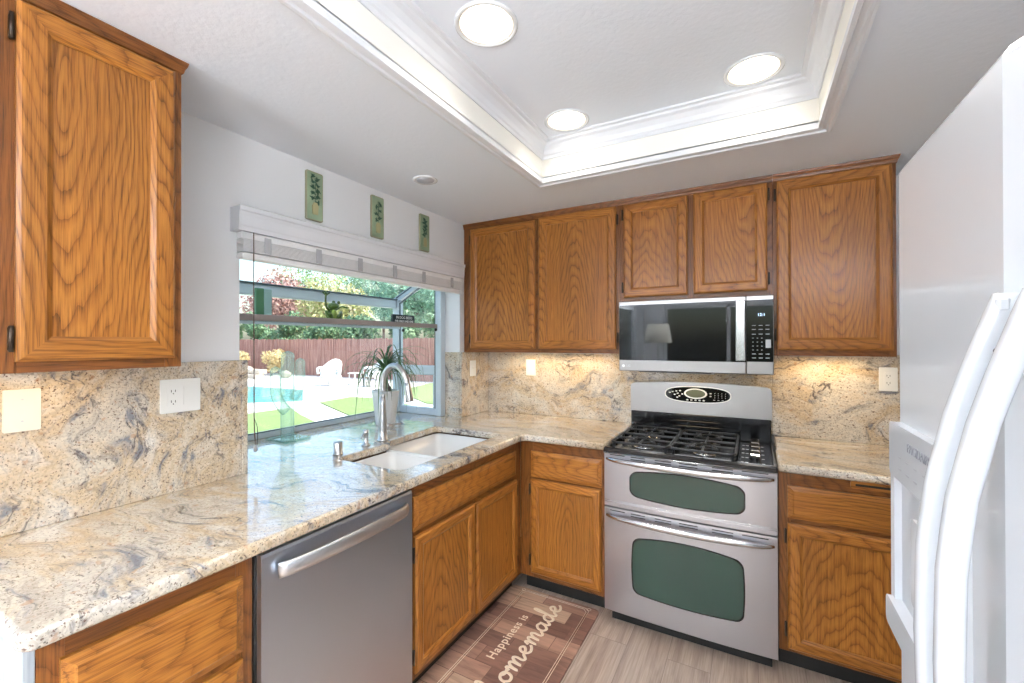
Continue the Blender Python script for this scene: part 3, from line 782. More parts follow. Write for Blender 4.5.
# cooktop pan with raised rim
ct = MB(); ct.box((XL, -.655, .8725), (XRr, -.05, .884), .002)
ct.box((XL, -.682, .874), (XRr, -.652, .904), .006); ct.box((XL, -.655, .880), (XL+.016, -.06, .900), .004); ct.box((XRr-.016, -.655, .880), (XRr, -.06, .900), .004)
cto = build('cooktop', ct, BLACK, r)
build('cooktop_trim', MB().tube([(XL+.002, -.6835, .8775), (XRr-.002, -.6835, .8775)], .0028, 6), STEELH, cto)
def grate(x0, x1, y0, y1):
    mb = MB(); zt = .922; b = .0065
    def bar(a, c, w=b): mb.tube([a, c], w, 6, smooth=False)
    cr = .03
    ring = [(u, v, zt) for u, v in rrect(x0, x1, y0, y1, cr, 4)]; ring.append(ring[0]); ring.append(ring[1])
    mb.tube(ring, b, 6, cap=False, smooth=False)
    ym = (y0+y1)/2; xm = (x0+x1)/2
    bar((x0, ym, zt), (x1, ym, zt))
    for yc in ((y0+ym)/2, (y1+ym)/2):
        rr_ = .036; hy = (y1-y0)/4
        for dx, dy in ((1, 0), (-1, 0), (0, 1), (0, -1)):
            L = (x1-x0)/2 if dx else hy
            bar((xm+dx*rr_, yc+dy*rr_, zt+.003), (xm+dx*L, yc+dy*L, zt+.001), .0055)
        for a in (45, 135, 225, 315):
            c, s2 = math.cos(math.radians(a)), math.sin(math.radians(a))
            bar((xm+c*.05, yc+s2*.05, zt+.003), (xm+c*.095, yc+s2*.075, zt), .005)
        cir = [(xm+.052*math.cos(2*PI*k/20), yc+.052*math.sin(2*PI*k/20), zt) for k in range(22)]
        mb.tube(cir, .0045, 6, cap=False)
    for u, v in ((x0+.012, y0+.012), (x1-.012, y0+.012), (x0+.012, y1-.012), (x1-.012, y1-.012), (x0, ym), (x1, ym)):
        bar((u, v, zt), (u, v, .8845), .007)
    return mb
build('grate', grate(1.146, 1.425, -.630, -.135), IRON, r)
build('grate', grate(1.436, 1.715, -.630, -.135), IRON, r)
for cx_ in (1.2855, 1.5755):
    for cy_, rr_ in ((-.506, .042), (-.259, .035)):
        mb = MB().lathe([(rr_+.012, 0), (rr_+.010, .006), (rr_, .008), (rr_-.002, .016)], (cx_, cy_, .8842), 'z', 24)
        bb_ = build('burner', mb, STEELH, r)
        build('burner_cap', MB().lathe([(rr_-.004, 0), (rr_-.001, .003), (rr_-.004, .009), (0, .010)], (cx_, cy_, .9003), 'z', 24), BLACK, bb_)
kn = []
for y in (-.215, -.305, -.395, -.485, -.575):
    mb = MB().lathe([(.026, 0), (.026, .003), (.021, .005), (.019, .024), (.017, .027), (0, .028)], (1.793, y, .8842), 'z', 20)
    k_ = build('knob', mb, BLACK, r)
    build('knob_grip', MB().box((1.774, y-.006, .909), (1.812, y+.006, .924), .003), CHROME, k_)
    for dx in (-.052, -.034, .033): build('knob_marking', MB().box((1.793+dx-.006, y-.0022, .8843), (1.793+dx+.006, y+.0022, .8848), .0001), PLATEW, k_)
# backguard
bgm = MB(); bgm.box((XL+.004, -.115, .885), (XRr-.004, -.022, 1.012), .004)
for z in (.935, .965): bgm.box((XL+.02, -.1195, z), (XRr-.02, -.114, z+.010), .002)
bgk = build('backguard_base', bgm, BLACK, r)
P = [(XL, 1.012)]+[(XRr, 1.012)]
topn = 20; P = [(XL, 1.008), (XRr, 1.008)]
for k in range(7): a = math.radians(90*k/6); P.append((XRr-.03+.03*math.cos(a), 1.158+.027*math.sin(a)))
for k in range(1, topn): t = k/topn; P.append((XRr-.03-(XRr-XL-.06)*t, 1.185+.014*math.sin(PI*t)))
for k in range(7): a = math.radians(90+90*k/6); P.append((XL+.03+.03*math.cos(a), 1.158+.027*math.sin(a)))
def Tg(u, v, d): return Vector((u, -.100-d-(1.19-v)*.03, v))
bgp = build('backguard', MB().prism(P, Tg, -.03, .004), STEELM, r)
def ell(cx, cz, a, b, n=40, p=2.0):
    return [(cx+a*math.copysign(abs(math.cos(2*PI*k/n))**(2/p), math.cos(2*PI*k/n)), cz+b*math.copysign(abs(math.sin(2*PI*k/n))**(2/p), math.sin(2*PI*k/n))) for k in range(n)]
PCX, PCZ = 1.502, 1.128
build('panel_rim', MB().prism(ell(PCX, PCZ, .178, .048, 48, 2.6), Tg, .0041, .0062), BRIGHT, bgp)
cp = build('control_panel', MB().prism(ell(PCX, PCZ, .172, .043, 48, 2.6), Tg, .0062, .0078), BLACKG, bgp)
build('display_ring', MB().prism(ell(PCX-.008, PCZ+.006, .062, .030, 40), Tg, .0078, .0105), BRIGHT, cp)
build('display', MB().prism(ell(PCX-.008, PCZ+.006, .052, .023, 40), Tg, .0105, .0112), DISPLAY, cp)
bt = MB()
for k in range(5): bt.prism(ell(PCX-.052+.022*k, PCZ-.032, .0065, .004, 12), Tg, .0078, .0088)
for (a, b) in ((-.150, .006), (-.133, .012), (-.113, .016), (-.092, .019), (-.105, .003), (-.122, -.004), (-.096, -.012), (-.108, -.02), (-.08, 0), (.072, .01), (.072, -.006)):
    bt.prism(ell(PCX+a, PCZ+b, .006, .0035, 10), Tg, .0078, .0086)
for i in range(4):
    for j in range(3): bt.prism(ell(PCX+.094+.018*i, PCZ+.012-.012*j, .002, .0016, 8), Tg, .0078, .0084)
for i in range(3): bt.prism(ell(PCX+.09+.022*i, PCZ-.026, .006, .0014, 8), Tg, .0078, .0084)
build('buttons', bt, PLATEW, cp)

# ------------------------------------------------------------------ microwave
MX0, MX1, MZ0, MZ1, MY = 1.1205, 1.8745, 1.272, 1.664, -.377
r = thing('microwave', 'black and stainless over-the-range microwave under the short cabinet', 'microwave', (XCN, -.2, MZ0))
build('case', MB().box((MX0+.002, -.352, MZ0+.004), (MX1-.002, -.022, MZ1-.0005), .002), BLACK, r)
Tm = Tback(MY)
xd = 1.7565
dr = MB(); dr.box((MX0, MY, MZ0), (xd-.001, -.3525, MZ1-.001), .004); mdoor = build('door', dr, STEELM, r)
build('door_glass', MB().prism(rrect(MX0+.003, xd-.001, 1.333, 1.641, .003, 2), Tm, .0002, .003), BLACKG, mdoor)
pts = [(1.734, MY-.004, 1.345), (1.734, MY-.028, 1.352), (1.734, MY-.030, 1.49), (1.734, MY-.028, 1.625), (1.734, MY-.004, 1.632)]
hb = MB(); hb.box((1.711, MY-.034, 1.338), (1.753, MY-.024, 1.640), .004); hb.box((1.72, MY-.024, 1.345), (1.745, MY-.0032, 1.365), .002); hb.box((1.72, MY-.024, 1.612), (1.745, MY-.0032, 1.632), .002)
build('handle', hb, STEELH, mdoor)
cpn = build('control_panel', MB().box((xd+.001, MY, MZ0), (MX1, -.3525, MZ1-.001), .004), STEELM, r)
cg = build('panel_glass', MB().prism(rrect(xd+.002, MX1-.003, 1.336, 1.641, .003, 2), Tm, .0002, .003), BLACKG, cpn)
kb = MB(); dg = MB()
for rw in range(9):
    z = 1.515-.0195*rw-(0.004 if rw > 1 else 0)
    for cl in range(3):
        w = .0085 if rw in (0, 1, 2, 7, 8) else .003
        x = 1.790+.029*cl
        if 3 <= rw <= 6: x = 1.786+.019*cl
        kb.box((x-w, MY-.0034, z-.0014), (x+w, MY-.0031, z+.0014), 0.0001)
build('keypad', kb, FRIDGEG, cg); build('start_button', MB().box((1.840, MY-.0036, 1.405), (1.862, MY-.0031, 1.445), .0002), FRIDGEG, cg)
DISPB = glow('display_digits', (.55, .75, 1), 2.0)
Mx = lambda x, z, y=MY-.0034: frame_mtx((x, y, z), (1, 0, 0), (0, 0, 1))
text('clock_digits', '12:1', .020, DISPB, cg, Mx(1.822, 1.567))
lgd = MB().prism(ell(1.146, 1.301, .008, .008, 16), Tm, .0002, .0009); lg = build('logo', lgd, PLATEW, mdoor)
text('logo_letters', 'LG', .018, FRIDGEG, lg, Mx(1.174, 1.301, MY-.0004))
vn = MB(); vn.box((MX0+.10, -.33, MZ0-.006), (MX1-.28, -.10, MZ0+.004), .001); build('vent_grille', vn, SLOT, r)

# ------------------------------------------------------------------ refrigerator (faces the window wall)
FX = 2.015
r = thing('refrigerator', 'white side-by-side refrigerator with long bowed handles and an ice dispenser', 'refrigerator', (2.42, -2.23, 0))
build('body', MB().box((2.085, -2.70, .02), (2.83, -1.772, 1.735), .006), FRIDGE, r)
build('foot_grille', MB().box((2.05, -2.69, .001), (2.30, -1.78, .060), .004), FRIDGEG, r)
YS = -2.208
def fdoor(y0, y1, cut=None):
    mb = MB(); n = 14; prof = []
    vs = []; zs = [.065, .072, 1.738, 1.748]
    for i in range(n+1):
        t = i/n; y = y0+(y1-y0)*t; e = min(t, 1-t)*(abs(y1-y0)); rd = .014
        x = FX+ (rd-math.sqrt(max(0, rd*rd-(rd-e)**2)) if e < rd else 0)
        vs += [(2.084, y, .065), (x+.006, y, .065), (x, y, .073), (x, y, 1.738), (x+.006, y, 1.748), (2.084, y, 1.748)]
    fs = []
    for i in range(n):
        for k in range(6): fs.append([i*6+k, i*6+(k+1) % 6, (i+1)*6+(k+1) % 6, (i+1)*6+k])
    fs += [[k for k in range(6)], [n*6+k for k in range(6)]]
    mb.add(vs, fs); return mb
Tf = lambda u, v, d: Vector((FX-d, u, v))
fz = build('freezer_door', fdoor(YS+.003, -1.772), FRIDGE, r)
fr_ = build('fridge_door', fdoor(-2.70, YS-.003), FRIDGE, r)
build('door_gasket', MB().box((2.03, YS-.003, .08), (2.083, YS+.003, 1.735), 0), FRIDGEG, r)
def fhandle(y, door):
    pts = []
    tab = [(.0, .007), (.095, .029), (.17, .045), (.28, .062), (.373, .069), (.5, .071)]
    for k in range(41):
        t = k/40; z = .74+t*.745; q = min(t, 1-t)
        for (a0, b0), (a1, b1) in zip(tab, tab[1:]):
            if q <= a1+1e-9: off = b0+(b1-b0)*(q-a0)/(a1-a0); break
        pts.append((FX+.006-off, y, z))
    mb = MB(); vs = []; fs = []; n = len(pts); wd = .013
    for i, p in enumerate(pts):
        t = i/(n-1); dep = .020; p = Vector(p)
        wd2 = wd*(1 if 0 < i < n-1 else .8)
        Q = rrect(-wd2*.85, wd2*.85, -.012, .010, .007, 3)
        for (a, b) in Q: vs.append((p.x-b, p.y+a, p.z))
    q = len(Q)
    for i in range(n-1):
        for k in range(q): fs.append([i*q+k, i*q+(k+1) % q, (i+1)*q+(k+1) % q, (i+1)*q+k])
    fs += [list(range(q)), [(n-1)*q+k for k in range(q)]]
    mb.add(vs, fs, None, True)
    for z in (.745, 1.465): mb.box((FX-.012, y-.012, z), (FX-.0005, y+.012, z+.016), .003)
    hd = build('handle', mb, FRIDGE, door)
    return hd
h1 = fhandle(YS+.026, fz); h2 = fhandle(YS-.034, fr_)
build('handle_screw', MB().lathe([(.0035, 0), (.0035, .001), (0, .001)], (FX-.012, YS+.0125, 1.425), 'y', 10, T=None), DARK, h1)
# dispenser: raised surround, control face, recess
ds = MB()
Y0_, Y1_ = -2.095, -1.795
ds.prism(rrect(Y0_, Y1_, 1.195, 1.290, .012, 4), Tf, .0, .014)
ds.prism(rrect(Y0_, Y0_+.022, .955, 1.22, .008, 3), Tf, .0, .012); ds.prism(rrect(Y1_-.022, Y1_, .955, 1.22, .008, 3), Tf, 0, .012)
ds.prism(rrect(Y0_, Y1_, .925, .975, .012, 3), Tf, .0, .020)
dsp = build('dispenser_surround', ds, FRIDGE, fz)
rc = MB(); rc.prism(rrect(Y0_+.02, Y1_-.02, .965, 1.205, .004, 2), Tf, .0003, .0016); build('dispenser_recess', rc, FRIDGEG, dsp)
pd = MB(); pd.prism(rrect(-1.99, -1.90, 1.01, 1.15, .01, 3), Tf, .0016, .010); build('dispenser_paddle', pd, FRIDGE, dsp)
dt = MB()
for k in range(5):
    dt.prism(ell(-1.86-.04*k, 1.236, .008, .0012, 8), Tf, .014, .0145); dt.prism(ell(-1.86-.04*k, 1.216, .009, .0018, 8), Tf, .014, .0145)
build('dispenser_buttons', dt, LETTER, dsp)
text('brand_lettering', 'FRIGIDAIRE', .021, LETTER, dsp, frame_mtx((FX-.0145, -1.955, 1.262), (0, -1, 0), (0, 0, 1)))

# ------------------------------------------------------------------ outlets and switches
def plate(labl, T, u, v, w, h_, kind, mat=PLATE, name='wall_plate', cat='wall plate'):
    r = thing(name, labl, cat, tuple(T(u, v, 0)))
    p = build('cover_plate', MB().prism(rrect(u-w/2, u+w/2, v-h_/2, v+h_/2, .004, 3), T, .0003, .0055), mat, r)
    if kind == 'blank':
        for dv in (-.03, .03): build('screw', MB().prism(ell(u, v+dv, .003, .003, 10), T, .0055, .0062), FRIDGEG, p)
    if kind in ('outlet', 'combo'):
        uo = u+(0 if kind == 'outlet' else .024 if T(1, 0, 0).y > .5 else -.024)
        if kind == 'combo': uo = u-.024
        build('socket', MB().prism(rrect(uo-.017, uo+.017, v-.034, v+.034, .003, 3), T, .0055, .0075), PLATEW, p)
        s = MB()
        for dv in (-.018, .018):
            for du in (-.006, .006): s.prism([(uo+du-.001, v+dv-.004), (uo+du+.001, v+dv-.004), (uo+du+.001, v+dv+.004), (uo+du-.001, v+dv+.004)], T, .0075, .0078)
            s.prism(ell(uo, v+dv-.009, .002, .002, 8), T, .0075, .0078)
        build('socket_slots', s, SLOT, p)
        if kind == 'combo':
            build('rocker', MB().prism(rrect(u+.007, u+.041, v-.034, v+.034, .003, 3), T, .0055, .0078), PLATEW, p)
    if kind == 'switch':
        build('toggle', MB().prism(rrect(u-.004, u+.004, v-.008, v+.012, .002, 2), T, .0055, .013), PLATEW, p)
    return r
TL = Tside(.02); TB = Tback(-.02)
plate('single blank almond cover plate on the granite at the far left', TL, -2.443, 1.250, .072, .116, 'blank')
plate('wide white plate with an outlet and rocker on the granite beside the window', TL, -2.063, 1.250, .122, .116, 'combo', PLATEW, 'wall_outlet', 'outlet')
plate('white switch plate on the narrow granite strip right of the window', TL, -.232, 1.248, .07, .112, 'switch', PLATEW, 'light_switch', 'switch')
plate('white toggle switch plate on the back granite left of the range', TB, .385, 1.252, .075, .116, 'switch', PLATEW, 'light_switch', 'switch')
plate('white outlet on the back granite at the refrigerator edge', TB, 2.375, 1.246, .072, .118, 'outlet', PLATEW, 'wall_outlet', 'outlet')

# ------------------------------------------------------------------ ceiling lights and speaker
LENS = glow('lamp_lens', (1, .90, .76), 3.2)
CANIN = plain('can_baffle', (.88, .84, .76), .5)
def can(x, y, z, labl, power, rad=.092):
    r = thing('recessed_light', labl, 'ceiling light', (x, y, z), 'recessed ceiling lights')
    build('trim_ring', MB().lathe([(rad+.010, 0), (rad+.010, -.003), (rad+.005, -.006), (rad, -.005), (rad-.004, .0)], (x, y, z), 'z', 40, cap=False), WHITE, r)
    build('reflector', MB().lathe([(rad-.003, -.003), (rad-.010, .0), (rad-.011, -.0002)], (x, y, z), 'z', 40, cap=False), CANIN, r)
    build('lens', MB().lathe([(rad-.007, -.001), (rad-.03, -.0025), (0, -.003)], (x, y, z), 'z', 32), LENS, r)
    L = bpy.data.lights.new('can_light', 'AREA'); L.shape = 'DISK'; L.size = .13; L.energy = power; L.color = (1, .95, .87); L.spread = math.radians(120)
    lo = bpy.data.objects.new('can_light', L); COL.objects.link(lo); lo.parent = r; lo.location = (0, 0, -.010)
    return r
can(1.04, -.965, ZT, 'round recessed light in the tray ceiling, far left near the window side', K_CAN)
can(1.04, -1.655, ZT, 'round recessed light in the tray ceiling, nearest at the top edge of the photo', K_CAN)
can(1.79, -.965, ZT, 'round recessed light in the tray ceiling, far right toward the refrigerator', K_CAN)
for (x, y) in ((1.79, -1.655), (1.04, -2.35), (1.79, -2.35)):
    can(x, y, ZT, 'recessed tray light out of the photo over the walkway' if y > -2 else 'recessed tray light out of the photo behind the camera %s' % ('left' if x < 1.4 else 'right'), K_CAN)
def fill_lamp(x, y, w, l, e, labl):  # unseen ceiling panel, added behind the camera as ambient fill for the kitchen
    r = thing('added_fill_light', labl, 'ceiling light', (x, y, ZC))
    build('frame', MB().box((x-w/2-.02, y-l/2-.02, ZC-.035), (x+w/2+.02, y+l/2+.02, ZC-.0005), .006), WHITE, r)
    build('diffuser', MB().box((x-w/2, y-l/2, ZC-.042), (x+w/2, y+l/2, ZC-.0352), .003), glow('diffuser', (1, .96, .9), 2), r)
    L = bpy.data.lights.new('fill_light', 'AREA'); L.shape = 'RECTANGLE'; L.size = w; L.size_y = l; L.energy = e; L.color = (.90, .95, 1)
    lo = bpy.data.objects.new('fill_light', L); COL.objects.link(lo); lo.parent = r; lo.location = (0, 0, -.05)
fill_lamp(1.40, -4.6, .9, .9, K_FILL, 'added square ceiling fill light in the room behind the camera')
fill_lamp(1.40, -5.7, .9, .9, K_FILL, 'second added square ceiling fill light at the far end of the rear room')
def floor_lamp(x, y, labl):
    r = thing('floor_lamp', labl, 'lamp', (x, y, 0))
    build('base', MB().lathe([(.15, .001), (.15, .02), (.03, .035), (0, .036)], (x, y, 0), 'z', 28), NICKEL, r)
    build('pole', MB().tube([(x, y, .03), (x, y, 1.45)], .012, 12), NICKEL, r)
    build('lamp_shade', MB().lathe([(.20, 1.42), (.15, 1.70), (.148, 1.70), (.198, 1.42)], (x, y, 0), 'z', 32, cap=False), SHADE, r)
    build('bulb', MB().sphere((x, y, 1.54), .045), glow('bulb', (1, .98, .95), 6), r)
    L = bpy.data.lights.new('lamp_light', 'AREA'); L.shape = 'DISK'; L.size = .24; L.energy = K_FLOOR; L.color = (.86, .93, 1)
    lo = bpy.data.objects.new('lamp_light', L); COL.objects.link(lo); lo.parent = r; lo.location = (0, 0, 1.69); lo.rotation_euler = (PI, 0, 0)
SHADE = plain('linen_shade', (.80, .74, .62), .8)
floor_lamp(.55, -4.7, 'floor lamp with a linen shade behind the camera near the left wall')
floor_lamp(2.35, -4.5, 'added fill floor lamp with a linen shade behind the camera near the right wall')  # unseen second lamp, added to raise the ambient light
sp_ = thing('ceiling_speaker', 'small round white grille in the ceiling near the window', 'ceiling speaker', (.328, -1.113, ZC))
build('rim', MB().lathe([(.062, 0), (.062, -.003), (.056, -.006), (.046, -.004)], (.328, -1.113, ZC-.0002), 'z', 32, cap=False), WHITE, sp_)
build('grille', MB().lathe([(.046, -.0005), (.045, -.004), (0, -.0045)], (.328, -1.113, ZC-.0002), 'z', 32), SPEAKM, sp_)
# under cabinet strips
def strip(x0, x1, y0, y1, z, e, labl):
    cx_, cy_ = (x0+x1)/2, (y0+y1)/2
    r = thing('under_cabinet_light', labl, 'cabinet light', (cx_, cy_, z))
    build('housing', MB().box((x0, y0, z-.012), (x1, y1, z-.0005), .002), WHITE, r)
    L = bpy.data.lights.new('strip_light', 'AREA'); L.shape = 'RECTANGLE'; L.size = x1-x0-.01; L.size_y = y1-y0-.005; L.energy = e; L.color = (1, .76, .44)
    lo = bpy.data.objects.new('strip_light', L); COL.objects.link(lo); lo.parent = r; lo.location = (0, 0, -.014)
strip(.25, 1.0, -.16, -.11, ZU0+.005, K_CAB, 'slim light strip under the corner upper cabinet')
strip(1.95, 2.28, -.16, -.11, ZU0+.005, K_CAB*.6, 'slim light strip under the cabinet beside the refrigerator')
strip(.10, .15, -2.60, -2.30, ZU0+.005, K_CAB*.22, 'slim light strip under the near left upper cabinet')
strip(1.35, 1.60, -.20, -.14, MZ0-.006, K_CAB*.12, 'cooktop lamp in the underside of the microwave')

# ------------------------------------------------------------------ garden window
GX, GX2 = -.14, -.575            # inner frame plane, front glass plane
ZR0, ZR1 = 1.755, 1.985          # roof: front edge and wall edge
SI, EI = WY0+.002, WY1-.002
def window():
    m = MB(); fw_ = .035
    # frame at the wall plane (left/right stiles + head)
    m.box((-.175, WY1-.055, .9145), (-.123, WY1-.001, 1.988), .004); m.box((-.175, WY0+.001, .9145), (-.123, WY0+.045, 1.988), .004)
    m.box((-.175, WY0+.046, 1.955), (-.123, WY1-.056, 1.988), .004)
    # front posts, sill and header rail
    m.box((GX2-.01, WY1-.055, .9145), (GX2+.055, WY1-.002, ZR0-.012), .006); m.box((GX2-.01, WY0+.002, .9145), (GX2+.055, WY0+.055, ZR0-.012), .006)
    m.box((GX2-.01, WY0+.055, .9145), (GX2+.035, WY1-.055, .946), .005)
    m.box((GX2-.01, WY0+.055, 1.690), (GX2+.035, WY1-.055, 1.752), .006)
    # sloping rafters
    for (a, b) in ((WY1-.052, WY1-.002), (WY0+.002, WY0+.052)):
        P = [(GX2, ZR0-.035), (-.125, ZR1-.045), (-.125, ZR1), (GX2, ZR0+.01)]
        m.prism(P, lambda u, v, d: Vector((u, d, v)), a, b)
    # side sills and lower casement rails
    for (a, b) in ((WY1-.045, WY1-.006), (WY0+.006, WY0+.045)):
        m.box((GX2+.055, a, .9145), (-.175, b, .965), .004)
        m.box((GX2+.055, a, 1.20), (-.175, b, 1.268), .005)
        m.box((GX2+.055, a+.006, .965), (GX2+.075, b-.006, 1.20), .003); m.box((-.21, a+.006, .965), (-.175, b-.006, 1.20), .003)
    w = struct('window_1', m, FRAMEW)
    g = MB()
    g.box((GX2+.004, WY0+.055, .946), (GX2+.008, WY1-.055, 1.69), 0)
    for y in (WY1-.028, WY0+.026): 
        g.box((GX2+.056, y-.002, .966), (-.176, y+.002, 1.199), 0)
        g.prism([(GX2+.055, 1.269), (-.176, 1.269), (-.176, ZR1-.075), (GX2+.055, ZR0-.012)], lambda u, v, d: Vector((u, d, v)), y-.002, y+.002)
    g.prism([(GX2+.01, ZR0+.004), (-.13, ZR1-.010), (-.13, ZR1-.006), (GX2+.01, ZR0+.008)], lambda u, v, d: Vector((u, d, v)), WY0+.053, WY1-.053)
    build('window_pane', g, PANE, w)
    k = MB()
    k.box((GX2-.002, WY0+.05, ZR0-.003), (GX2+.042, WY1-.05, ZR0+.0045), .001)
    for y in (WY1-.054, WY0+.0535): k.prism([(GX2+.03, ZR0+.008), (-.13, ZR1-.018), (-.13, ZR1-.009), (GX2+.03, ZR0+.017)], lambda u, v, d: Vector((u, d, v)), y-.003, y+.003)
    k.box((-.180, WY1-.0565, .966), (-.1745, WY1-.044, 1.95), .001)
    k.box((GX2+.055, WY1-.049, 1.27), (GX2+.060, WY1-.036, ZR0-.03), .001)
    k.prism([(GX2+.055, ZR0-.034), (-.176, ZR1-.072), (-.176, ZR1-.066), (GX2+.055, ZR0-.028)], lambda u, v, d: Vector((u, d, v)), WY1-.050, WY1-.034)
    k.box((GX2+.035, WY0+.056, .9465), (GX2+.040, WY1-.056, .953), .001)
    build('window_gasket', k, GASK, w)
window()
sh = thing('window_shelf', 'narrow brown-edged shelf spanning the garden window at mid height', 'shelf', (-.33, -1.1, 1.535))
build('board', MB().box((-.50, WY0+.058, 1.546), (-.165, WY1-.058, 1.560), .001), make_pane('shelf_glass', (.84, .9, .89), .6), sh)
build('edge_rail', MB().box((-.164, WY0+.046, 1.534), (-.152, WY1-.057, 1.563), .002), plain('shelf_edge', (.30, .25, .235), .5), sh)
build('back_rail', MB().box((-.515, WY0+.058, 1.534), (-.501, WY1-.058, 1.563), .002), FRAMEW, sh)
for y in (WY1-.062, WY0+.062):
    for x in (-.165, -.47): build('bracket', MB().lathe([(.011, 0), (.011, .006), (0, .007)], (x, y if y > -1 else y-.007, 1.524), 'y', 12), DARK, sh)
# blind + valance
r = thing('window_valance', 'white moulded valance over the garden window', 'valance', (.04, -1.13, 1.87))
P = [(.001, 1.872), (.060, 1.872), (.0605, 1.888), (.062, 1.894), (.063, 1.930), (.066, 1.945), (.070, 1.950), (.070, 1.966), (.001, 1.966)]
build('crown', MB().prism(P, lambda u, v, d: Vector((u, d, v)), -1.886, -.392), TRIMW, r)
bl = thing('window_blind', 'white faux-wood blind raised into a stack under the valance', 'blind', (.03, -1.13, 1.77))
m_ = MB(); z = 1.868
m_.box((.012, -1.868, 1.842), (.050, -.405, 1.871), .003); build('head_rail', m_, BLIND, bl)
m_ = MB()
for k in range(9): m_.box((.006, -1.866, 1.794+.0052*k), (.056, -.407, 1.7976+.0052*k), .0008)
sl = build('slats', m_, BLIND, bl)
build('bottom_rail', MB().box((.008, -1.868, 1.766), (.054, -.405, 1.790), .004), BLIND, bl)
for y in (-1.769, -1.530, -1.290, -1.048, -.805, -.526):
    build('ladder_tape', MB().box((.0565, y-.014, 1.796), (.0585, y+.014, 1.860), .0005), TAPE, bl)
cd = MB().tube(catmull([(.066, -1.832, 1.87), (.066, -1.832, 1.6), (.067, -1.831, 1.3), (.064, -1.829, 1.12), (.068, -1.826, 1.03)], 5), .0022, 6)
cord = build('pull_cord', cd, plain('cord_brown', (.13, .09, .07), .8), bl)
build('tassel', MB().lathe([(.003, .02), (.006, .012), (.008, 0), (.006, -.006), (0, -.008)], (.068, -1.826, 1.012), 'z', 12), plain('tassel_grey', (.35, .34, .34), .5), cord)
build('cord_loop', MB().tube(catmull([(.066, -1.83, 1.135), (.066, -1.818, 1.10), (.068, -1.818, 1.04), (.068, -1.826, 1.02)], 4), .0013, 5), DARK, cord)

# wall plaques
SAGE = plain('sage_ceramic', (.30, .39, .25), .5, 0, 0, .3, 60, var=.25); LEAFD = plain('dark_leaf', (.05, .13, .08), .6); RIM = plain('plaque_rim', (.36, .34, .22), .6); POTB = plain('tan_pot', (.46, .42, .22), .5)
def plaque(yc, zc, kind, labl):
    r = thing('botanical_plaque', labl, 'wall plaque', (.001, yc, zc))
    T = Tside(.001); w, h_ = .088, .226
    p = build('plate', MB().prism(rrect(yc-w/2, yc+w/2, zc-h_/2, zc+h_/2, .007, 3), T, 0, .010), RIM, r)
    build('face', MB().prism(rrect(yc-w/2+.005, yc+w/2-.005, zc-h_/2+.005, zc+h_/2-.005, .005, 3), T, .010, .0115), SAGE, p)
    rnd = random.Random(kind)
    v = MB(); pw = .016 if kind != 2 else .013
    v.prism([(yc-pw*.8, zc-.085), (yc+pw*.8, zc-.085), (yc+pw, zc-.045), (yc+pw*.5, zc-.030), (yc-pw*.5, zc-.030), (yc-pw, zc-.045)], T, .0115, .017)
    build('painted_pot', v, POTB, p)
    l = MB()
    l.tube([T(yc, zc-.035, .013), T(yc+.003, zc+.02, .014), T(yc, zc+.085, .013)], .0016, 5)
    spots = {0: [(i*.013, (-1)**i*.014) for i in range(-2, 8)], 1: [(i*.018, (-1)**i*.012) for i in range(-1, 5)], 2: [(i*.012, (-1)**i*.010) for i in range(-1, 8)]}[kind]
    for dz, dy in spots:
        for q in range(4):
            a = rnd.uniform(0, PI); L = rnd.uniform(.010, .016)
            cy_, cz_ = yc+dy+rnd.uniform(-.006, .006), zc+dz+rnd.uniform(-.005, .005)
            P_ = [(cy_+L*math.cos(a), cz_+L*math.sin(a)), (cy_-.0042*math.sin(a), cz_+.0042*math.cos(a)), (cy_-L*math.cos(a), cz_-L*math.sin(a)), (cy_+.0042*math.sin(a), cz_-.0042*math.cos(a))]
            l.prism(P_, T, .0115, .0135)
    build('plant_relief', l, LEAFD, p)
plaque(-1.518, 2.114, 0, 'green botanical plaque nearest the camera, with a leafy plant in a tall jar')
plaque(-1.130, 2.114, 1, 'middle green botanical plaque above the window valance')
plaque(-.744, 2.113, 2, 'green botanical plaque nearest the corner cabinet, with a slim stem')

# ------------------------------------------------------------------ things on the shelf and sill
fy0, fz0 = -1.175, 1.5605
FROG = plain('frog_green', (.10, .17, .03), .35, 0, .3, var=.3); FROGB = plain('frog_belly', (.24, .33, .07), .4)
r = thing('frog_figurine', 'green sitting frog figurine with one arm raised on the window shelf', 'figurine', (-.30, fy0, fz0))
X = -.30; D2 = Vector
b = MB(); b.sphere((X, fy0, fz0+.036), (.024, .027, .036)); b.sphere((X+.012, fy0-.002, fz0+.082), (.030, .034, .020), T=lambda p: p)
b.tube(catmull([(X, fy0-.02, fz0+.056), (X+.006, fy0-.045, fz0+.075), (X+.01, fy0-.052, fz0+.110), (X+.01, fy0-.050, fz0+.138)], 5), [.007]*5+[.0055]*11, 8)
for k in range(4): a = math.radians(40+33*k); b.tube([(X+.01, fy0-.050, fz0+.136), (X+.012, fy0-.050+.024*math.cos(a), fz0+.138+.022*math.sin(a))], [.0035, .004], 6)
for k in range(4): a = math.radians(40+33*k); b.sphere((X+.012, fy0-.050+.026*math.cos(a), fz0+.138+.024*math.sin(a)), .005, 8, 6)
b.tube(catmull([(X, fy0+.022, fz0+.060), (X+.01, fy0+.040, fz0+.074), (X+.01, fy0+.062, fz0+.082), (X+.012, fy0+.082, fz0+.078)], 5), .0055, 8)
for a in (-.5, 0, .5): b.tube([(X+.012, fy0+.080, fz0+.078), (X+.012, fy0+.096, fz0+.078+.012*a)], .003, 6)
